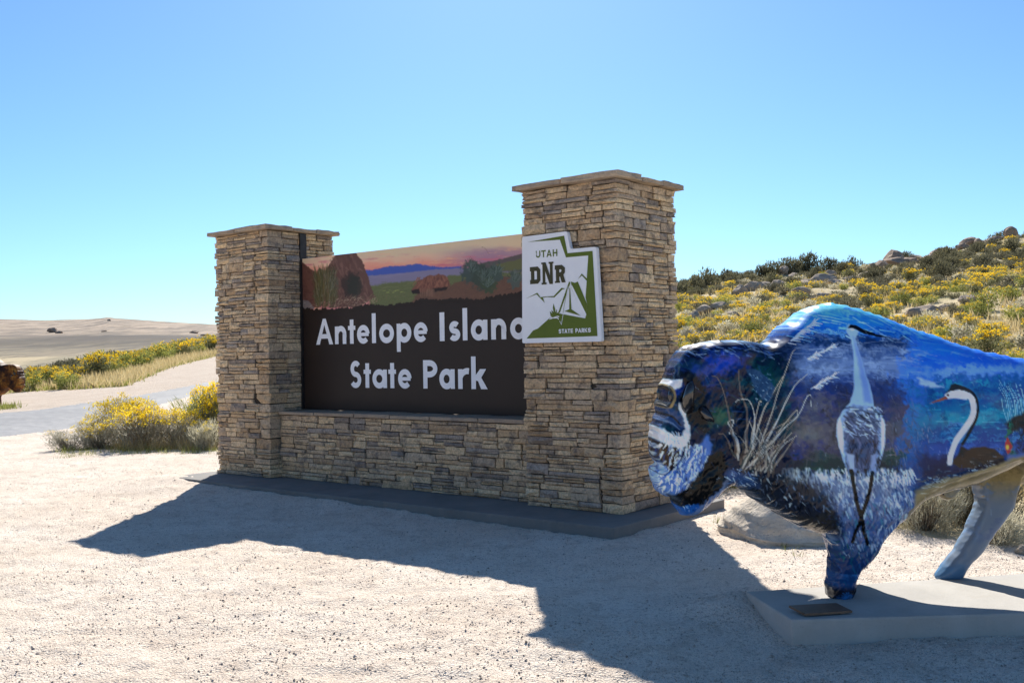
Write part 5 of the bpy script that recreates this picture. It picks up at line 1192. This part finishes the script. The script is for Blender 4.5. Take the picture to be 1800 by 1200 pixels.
def stuff_mesh(name, items, label=None):
    """many small shrubs joined: items (mesh, x, y, z, rz, sx, sz)"""
    by = {}
    VV = []; F3 = []; F4 = []; m3 = []; m4 = []; n = 0; mats = []; cache = {}
    for me, x, y, z, rz, s, sz in items:
        if me.name not in cache:
            V = np.empty(len(me.vertices)*3, np.float32); me.vertices.foreach_get('co', V); V = V.reshape(-1, 3)
            mi = np.array([mats.index(m) if m in mats else (mats.append(m), len(mats)-1)[1] for m in me.materials])
            f3 = []; f4 = []; a3 = []; a4 = []
            for p in me.polygons:
                if len(p.vertices) == 3: f3.append(p.vertices[:]); a3.append(mi[p.material_index])
                else: f4.append(p.vertices[:]); a4.append(mi[p.material_index])
            cache[me.name] = (V, np.array(f3, int).reshape(-1, 3), np.array(f4, int).reshape(-1, 4), a3, a4)
        V, f3, f4, a3, a4 = cache[me.name]; c, s_ = math.cos(rz), math.sin(rz)
        VV.append(np.c_[(V[:, 0]*c-V[:, 1]*s_)*s+x, (V[:, 0]*s_+V[:, 1]*c)*s+y, V[:, 2]*sz+z]); F3.append(f3+n); F4.append(f4+n); m3 += a3; m4 += a4; n += len(V)
    me = mesh_np(name, np.vstack(VV), [np.vstack(F3), np.vstack(F4)], mats, m3+m4)
    return tag(add(name, me), label, None, None, 'stuff')
LIM = {'rabbitbrush': 205, 'sagebrush': 230}
for a, x, y, z, r, kind in pts:
    me = rng.choice(LIB[kind]); sz = r*rng.uniform(.75, 1.02)*(1.15 if kind == 'dark' else 1); rz = rng.uniform(0, 6.28); lab, nm, grp = LAB[kind]
    if cnt[nm] < LIM[nm]:
        cnt[nm] += 1; uu_ = float(uof(x, y)); dep = 'lower' if y < 34 else ('middle' if y < 60 else 'upper')
        zone = 'close to the right pillar' if uu_ < 1330 else ('between the pillar and the bison hump' if uu_ < 1440 else ('above the bison hump' if uu_ < 1600 else ('above the bison rump' if uu_ < 1790 else 'at the right margin')))
        o = add(nm, me, None, (x, y, z-.04), rz, (r, r*rng.uniform(.85, 1.15), sz)); tag(o, lab.format(dep, zone), nm, grp.format(dep, zone))
    else: rest.append((me, x, y, z-.04, rz, r, sz))
print('hill shrubs', len(pts), cnt, len(rest))
if rest: stuff_mesh('distant_shrubs', rest)

# --- verge across the road: a yellow row in front, a dark row behind
vy = 0
def vz(u): return 'by the brown bison' if u < 120 else ('left half of the row' if u < 210 else ('right half of the row' if u < 300 else 'next to the left pillar'))
for i in range(84):
    u = rng.uniform(36, 400); t_ = rng.random(); y0 = float(ext(SHOULDER, np.array([u]))[0]); Yc = float(crest(np.array([u]))[0])
    y = y0+2.5+(Yc-y0)*(.25+.6*t_) if u > 130 else y0+1.2+(Yc-y0+2)*t_*.9; x = (u-900)/1773*y; r = rng.uniform(.6, 1.15)*(1.0 if u < 150 else 1.25)
    if not free(x, y, r*.55): continue
    o = add('rabbitbrush', rng.choice(far_yellow), None, (x, y, hz(x, y)-.05), rng.uniform(0, 6.28), (r, r, r*rng.uniform(.9, 1.2))); tag(o, 'bright yellow rabbitbrush in the verge row beyond the road, '+vz(u), 'rabbitbrush', 'yellow rabbitbrush along the far verge '+vz(u)); vy += 1
for i in range(60):
    u = rng.uniform(48, 345); Yc = float(crest(np.array([u]))[0]); y = Yc+rng.uniform(1, 7); x = (u-900)/1773*y; r = rng.uniform(.9, 1.5)
    o = add('sagebrush', rng.choice(far_dark+far_sage[:1]), None, (x, y, hz(x, y)-.05), rng.uniform(0, 6.28), (r*1.1, r, r*rng.uniform(.8, 1.05)*(1 if u > 120 else .8))); tag(o, 'dark olive bush behind the yellow verge row, '+vz(u), 'sagebrush', 'dark bushes behind the far verge '+vz(u))

# --- close shrubs with parts
def near_shrub(name, px, py, rad, hgt, lab, grp, seed, leaf='rb_leaf', flow='flower', nleaf=4200, nflow=1500, Lleaf=.13, wleaf=.009, sflow=.013, lumps=14, dy=0., ns=150, fl_at=.5):
    x, y, z = on_ground(px, py); y += dy; z = hz(x, y)
    t = empty(name, (x, y, z-.03), seed*1.3); tag(t, lab, name, grp)
    (LV, LF), (FV, FQ), (SV, SF) = shrub_parts(seed, nleaf, nflow, Lleaf, wleaf, sflow, lumps, fl_at, .8, ns); sc = np.array([rad, rad, hgt])
    for V in (LV, SV): V[:, 2] = np.maximum(V[:, 2], 0)
    tag(add('foliage', mesh_np('foliage', LV*sc, LF, [M[leaf]]), t), kind='stuff'); add('stems', mesh_np('stems', SV*sc*np.array([1, 1, .98]), SF, [M['stem']]), t)
    if FV is not None: tag(add('flowers', mesh_np('flowers', FV*sc, FQ, [M[flow]]), t), kind='stuff')
    return t
GL = 'rabbitbrush bushes left of the sign'
near_shrub('rabbitbrush', 122, 790, .58, .42, 'low straggly twiggy rabbitbrush at the far left end of the roadside clump', GL, 31, 'rb_grey', 'flower_old', 2200, 260, .16, .008, .016, 9, ns=200)
near_shrub('rabbitbrush', 192, 786, .80, .92, 'tall yellow topped rabbitbrush second from the left in the clump', GL, 32, 'rb_grey', 'flower', 4000, 3200, .15, .008, .018, dy=.7)
near_shrub('rabbitbrush', 172, 788, .55, .62, 'small ochre flowered rabbitbrush in front of the tall yellow topped one', GL, 38, 'rb_grey', 'flower', 3000, 1500, .15, .009, .017, dy=.1)
near_shrub('rabbitbrush', 250, 787, .82, .78, 'broad yellow rabbitbrush in the middle of the roadside clump', GL, 33, 'rb_grey', 'flower', 4000, 4200, .14, .008, .017)
near_shrub('rabbitbrush', 312, 785, .72, .74, 'grey rabbitbrush with few flowers right of the broad yellow one', GL, 34, 'rb_grey', 'flower', 4000, 2000, .15, .008, .017)
near_shrub('rabbitbrush', 318, 783, .62, 1.02, 'green rabbitbrush without flowers at the back of the clump', GL, 35, 'rb_green', 'flower_old', 4600, 240, .2, .008, .014, dy=1.2)
near_shrub('rabbitbrush', 364, 785, .66, 1.12, 'rich yellow rabbitbrush touching the left stone pillar', GL, 36, 'rb_leaf', 'flower', 5200, 3600, .15, .009, .019, dy=.7)
near_shrub('rabbitbrush', 366, 789, .40, .60, 'small grey rabbitbrush at the foot of the left stone pillar', GL, 37, 'rb_grey', 'flower', 3000, 420, .15, .009, .016, dy=-.1)
GB = 'bushes behind the bison legs'
near_shrub('rabbitbrush', 1655, 945, .46, .62, 'pale grey bush with yellow blooms seen under the bison belly', GB, 41, 'rb_grey', 'flower', 7000, 260, .13, .0045, .014, 16, dy=.35, ns=200, fl_at=.75)
near_shrub('rabbitbrush', 1605, 935, .36, .40, 'dark green leafy bush seen right behind the bison front leg', GB, 42, 'rb_green', 'flower', 3600, 160, .14, .006, .012, dy=.6)
near_shrub('sagebrush', 1790, 945, .62, .95, 'dark twiggy sagebrush behind the bison hind leg', GB, 43, 'sage', 'flower', 6500, 0, .12, .006, .012, dy=.7, ns=420)
near_shrub('sagebrush', 1722, 940, .5, .7, 'dark sagebrush behind the pale grey bush under the belly', GB, 44, 'dark', 'flower', 5200, 120, .12, .006, .012, dy=1.6, ns=300)
near_shrub('rabbitbrush', 1772, 968, .34, .34, 'low grey green bush at the gravel edge by the hind leg', GB, 45, 'rb_grey', 'flower', 3600, 60, .15, .006, .012, dy=.25)
near_shrub('rabbitbrush', 1300, 872, .62, .42, 'low green yellow bush behind the pale boulder', GB, 46, 'rb_green', 'flower_old', 4200, 500, .16, .008, .012, dy=.6)
near_shrub('rabbitbrush', 1238, 866, .5, .40, 'low flowering bush between the right pillar and the bison chin', GB, 47, 'rb_leaf', 'flower', 3600, 700, .16, .008, .013, dy=1.0)
near_shrub('rabbitbrush', 1560, 925, .4, .42, 'small olive bush left of the pale grey bush behind the front leg', GB, 48, 'rb_leaf', 'flower_old', 3600, 300, .15, .007, .012, dy=.9)

# --- grass
def tufts(name, P, L, w, mat, seed, per=14, spread=.06):
    g = np.random.default_rng(seed); n = len(P)*per; b = np.repeat(P, per, 0)+np.c_[g.normal(size=(n, 2))*spread, np.zeros(n)]; b[:, 2] = height(b[:, 0], b[:, 1])-.01
    d = np.c_[g.normal(size=(n, 2))*.32, np.ones(n)]; d /= np.linalg.norm(d, axis=1)[:, None]; LL = np.repeat(L, per)*g.uniform(.5, 1.2, n)
    V, F = blades(b, d, LL, LL*w, g); return tag(add(name, mesh_np(name, V, F, [M[mat]])), kind='stuff')
g = np.random.default_rng(91)
def slope_pts(n, ylo, yhi, thr, s, dense=True):
    y = np.exp(g.uniform(math.log(ylo), math.log(yhi), n)); u = g.uniform(1100, 1960, n); x = (u-900)/1773*y
    ok = (fbm(x*.5, y*.4, s, 3) > thr) & (y > np.interp(u, *GRASS_R)*1.0+.1); return np.c_[x, y, np.zeros(n)][ok]
P = slope_pts(5200, 8.2, 34, .42, 5); tufts('dry_grass', P, g.uniform(.16, .36, len(P)), .022, 'dry', 1, 12, .07)
P = slope_pts(3600, 30, 98, .46, 6); tufts('dry_grass', P, g.uniform(.25, .5, len(P)), .06, 'dry', 2, 9, .22)
P = slope_pts(1800, 8.2, 24, .52, 8); tufts('green_grass', P, g.uniform(.08, .2, len(P)), .04, 'grass', 3, 14, .07)
# grass fringe of the left clump and round the boulder
fr = []
for i in range(330):
    u = g.uniform(105, 392); q = on_ground(u, 792+g.uniform(-9, 6)+(8 if u < 200 else 0)*(200-u)/100); fr.append(q)
tufts('green_grass', np.array(fr), g.uniform(.03, .15, len(fr)), .03, 'grass', 4, 10, .07)
fr = [on_ground(g.uniform(200, 400), 789+g.uniform(-7, 3)) for i in range(330)]; tufts('dry_grass', np.array(fr), g.uniform(.15, .34, len(fr)), .014, 'dry', 5, 8, .05)
y0 = g.uniform(46, 112, 5200); u = g.uniform(30, 420, 5200); m = (y0 > ext(SHOULDER, u)+.5) & (y0 < crest(u)+3); P = np.c_[(u-900)/1773*y0, y0, y0*0][m]; tufts('dry_grass', P, g.uniform(.3, .62, len(P)), .05, 'dry', 6, 9, .25)
m2 = (P[:, 1] < ext(SHOULDER, uof(P[:, 0], P[:, 1]))+4); P2 = P[m2]; tufts('green_grass', P2, g.uniform(.12, .3, len(P2)), .10, 'grass', 7, 10, .3)
fr = [on_ground(g.uniform(0, 14), 717+g.uniform(-3, 3)) for i in range(30)]; tufts('green_grass', np.array(fr), g.uniform(.12, .25, 30), .08, 'grass', 8, 12, .25)

# lone bushes on the skyline
for px, Y, r in ((1596, 96, 1.0), (1502, 94, 1.3), (1318, 90, .8), (1242, 84, 1.5), (1220, 82, 1.1), (1425, 92, 1.8), (1405, 92, 1.2), (1390, 91, 1.4), (1460, 93, 1.3), (1200, 80, 1.2), (1280, 86, 1.3), (1340, 90, 1.1), (1360, 90, 1.3)):
    x = (px-900)/1773*Y; o = add('sagebrush', rng.choice(far_dark), None, (x, Y, hz(x, Y)-.1), px*.1, (r*.9, r*.9, r*1.15)); tag(o, 'dark bush silhouetted on the skyline of the right hill', 'sagebrush', 'bushes on the skyline')

# pale boulder behind the bison's front leg
bm = bmesh.new(); bmesh.ops.create_icosphere(bm, subdivisions=5, radius=1)
for v in bm.verts:
    p = np.array(v.co); x, y, z = p
    top = max(z, 0); hgt = 1.0-.42*np.clip((x+.2)/1.2, 0, 1)**1.2
    rr2 = math.hypot(x, y); zz = z*.34*hgt if z < 0 else .40*hgt*max(0., 1-rr2**1.9)**.85
    p = np.array([x*.66*(1+.10*math.sin(y*3)), y*.60, zz])
    f = float(fbm(x*1.3+9, y*1.6+z, 701, 4))-.5; lay_ = float(vnoise(np.array((z*7+x*1.5+y)), np.array(x*1.2), 702))-.5; cr = float(sm(.60, .66, fbm(x*1.1+z*5+4, y*1.5-z*4, 703, 3)))
    p = p*(1+.09*f)+np.array([0, -.012, .012])*lay_*2; p -= p/np.linalg.norm(p)*.022*cr
    d = (x+.78)**2/.05+(z+.05)**2/.10+(y+.35)**2/.3; p += np.array([.05, .05, 0])*math.exp(-d)
    v.co = p
me = bpy.data.meshes.new('boulder'); bm.to_mesh(me); bm.free(); me.polygons.foreach_set('use_smooth', [True]*len(me.polygons))
M['boulder'] = mat_rock('pale_boulder', (.60, .51, .40), (.70, .62, .51), (.46, .38, .29), 3.5); me.materials.append(M['boulder'])
x, y, z = on_ground(1378, 955); o = add('boulder', me, None, (x+.20, y+.42, z+.04), R(-14), (1.0, 1.0, 1.0)); tag(o, 'large smooth cream boulder on the gravel behind the bison front leg', 'boulder')
x, y, z = on_ground(1800, 972); o = add('rock', rks[2].copy(), None, (x, y, z+.03), .4, (.07, .06, .06)); o.data.materials.clear(); o.data.materials.append(M['boulder']); tag(o, 'small pale rounded stone at the gravel edge at the right margin', 'rock')
fr = []
for i in range(46): fr.append(on_ground(1262+g.uniform(0, 150), 905+g.uniform(0, 10)+.38*g.uniform(0, 150)))
fr = [on_ground(1258+k, 912+k*.42+g.uniform(-4, 6)) for k in list(g.uniform(0, 30, 16))+list(g.uniform(50, 150, 24))]
tufts('green_grass', np.array(fr), g.uniform(.03, .09, len(fr)), .04, 'grass', 9, 8, .02)
# outcrops on the far hills
for k, (px, py, w, h, lab) in enumerate(((93, 586, 22, 9, 'dark rocky outcrop on the far hill, the largest one at the left'), (104, 587, 16, 5, 'low dark rock beside the large outcrop on the far hill'), (183, 582.5, 14, 4, 'small rocky outcrop below the far summit'), (342, 585, 18, 6, 'dark rocky outcrop on the far hill next to the left pillar'), (362, 588, 22, 4, 'long low outcrop on the far hill against the left pillar'), (191, 563.5, 10, 4, 'tiny rock knob on the summit of the far hill'))):
    q = on_ground(px, py)
    if q is None: q = ((px-900)/1773*6990, 6990, hz((px-900)/1773*6990, 6990))
    s = w/1773*q[1]/2; o = add('rock_outcrop', rkd[k % 6], None, (q[0], q[1], q[2]+h*q[1]/1773*.2), k, (s, s*.7, h*q[1]/1773*.7)); tag(o, lab, 'outcrop')
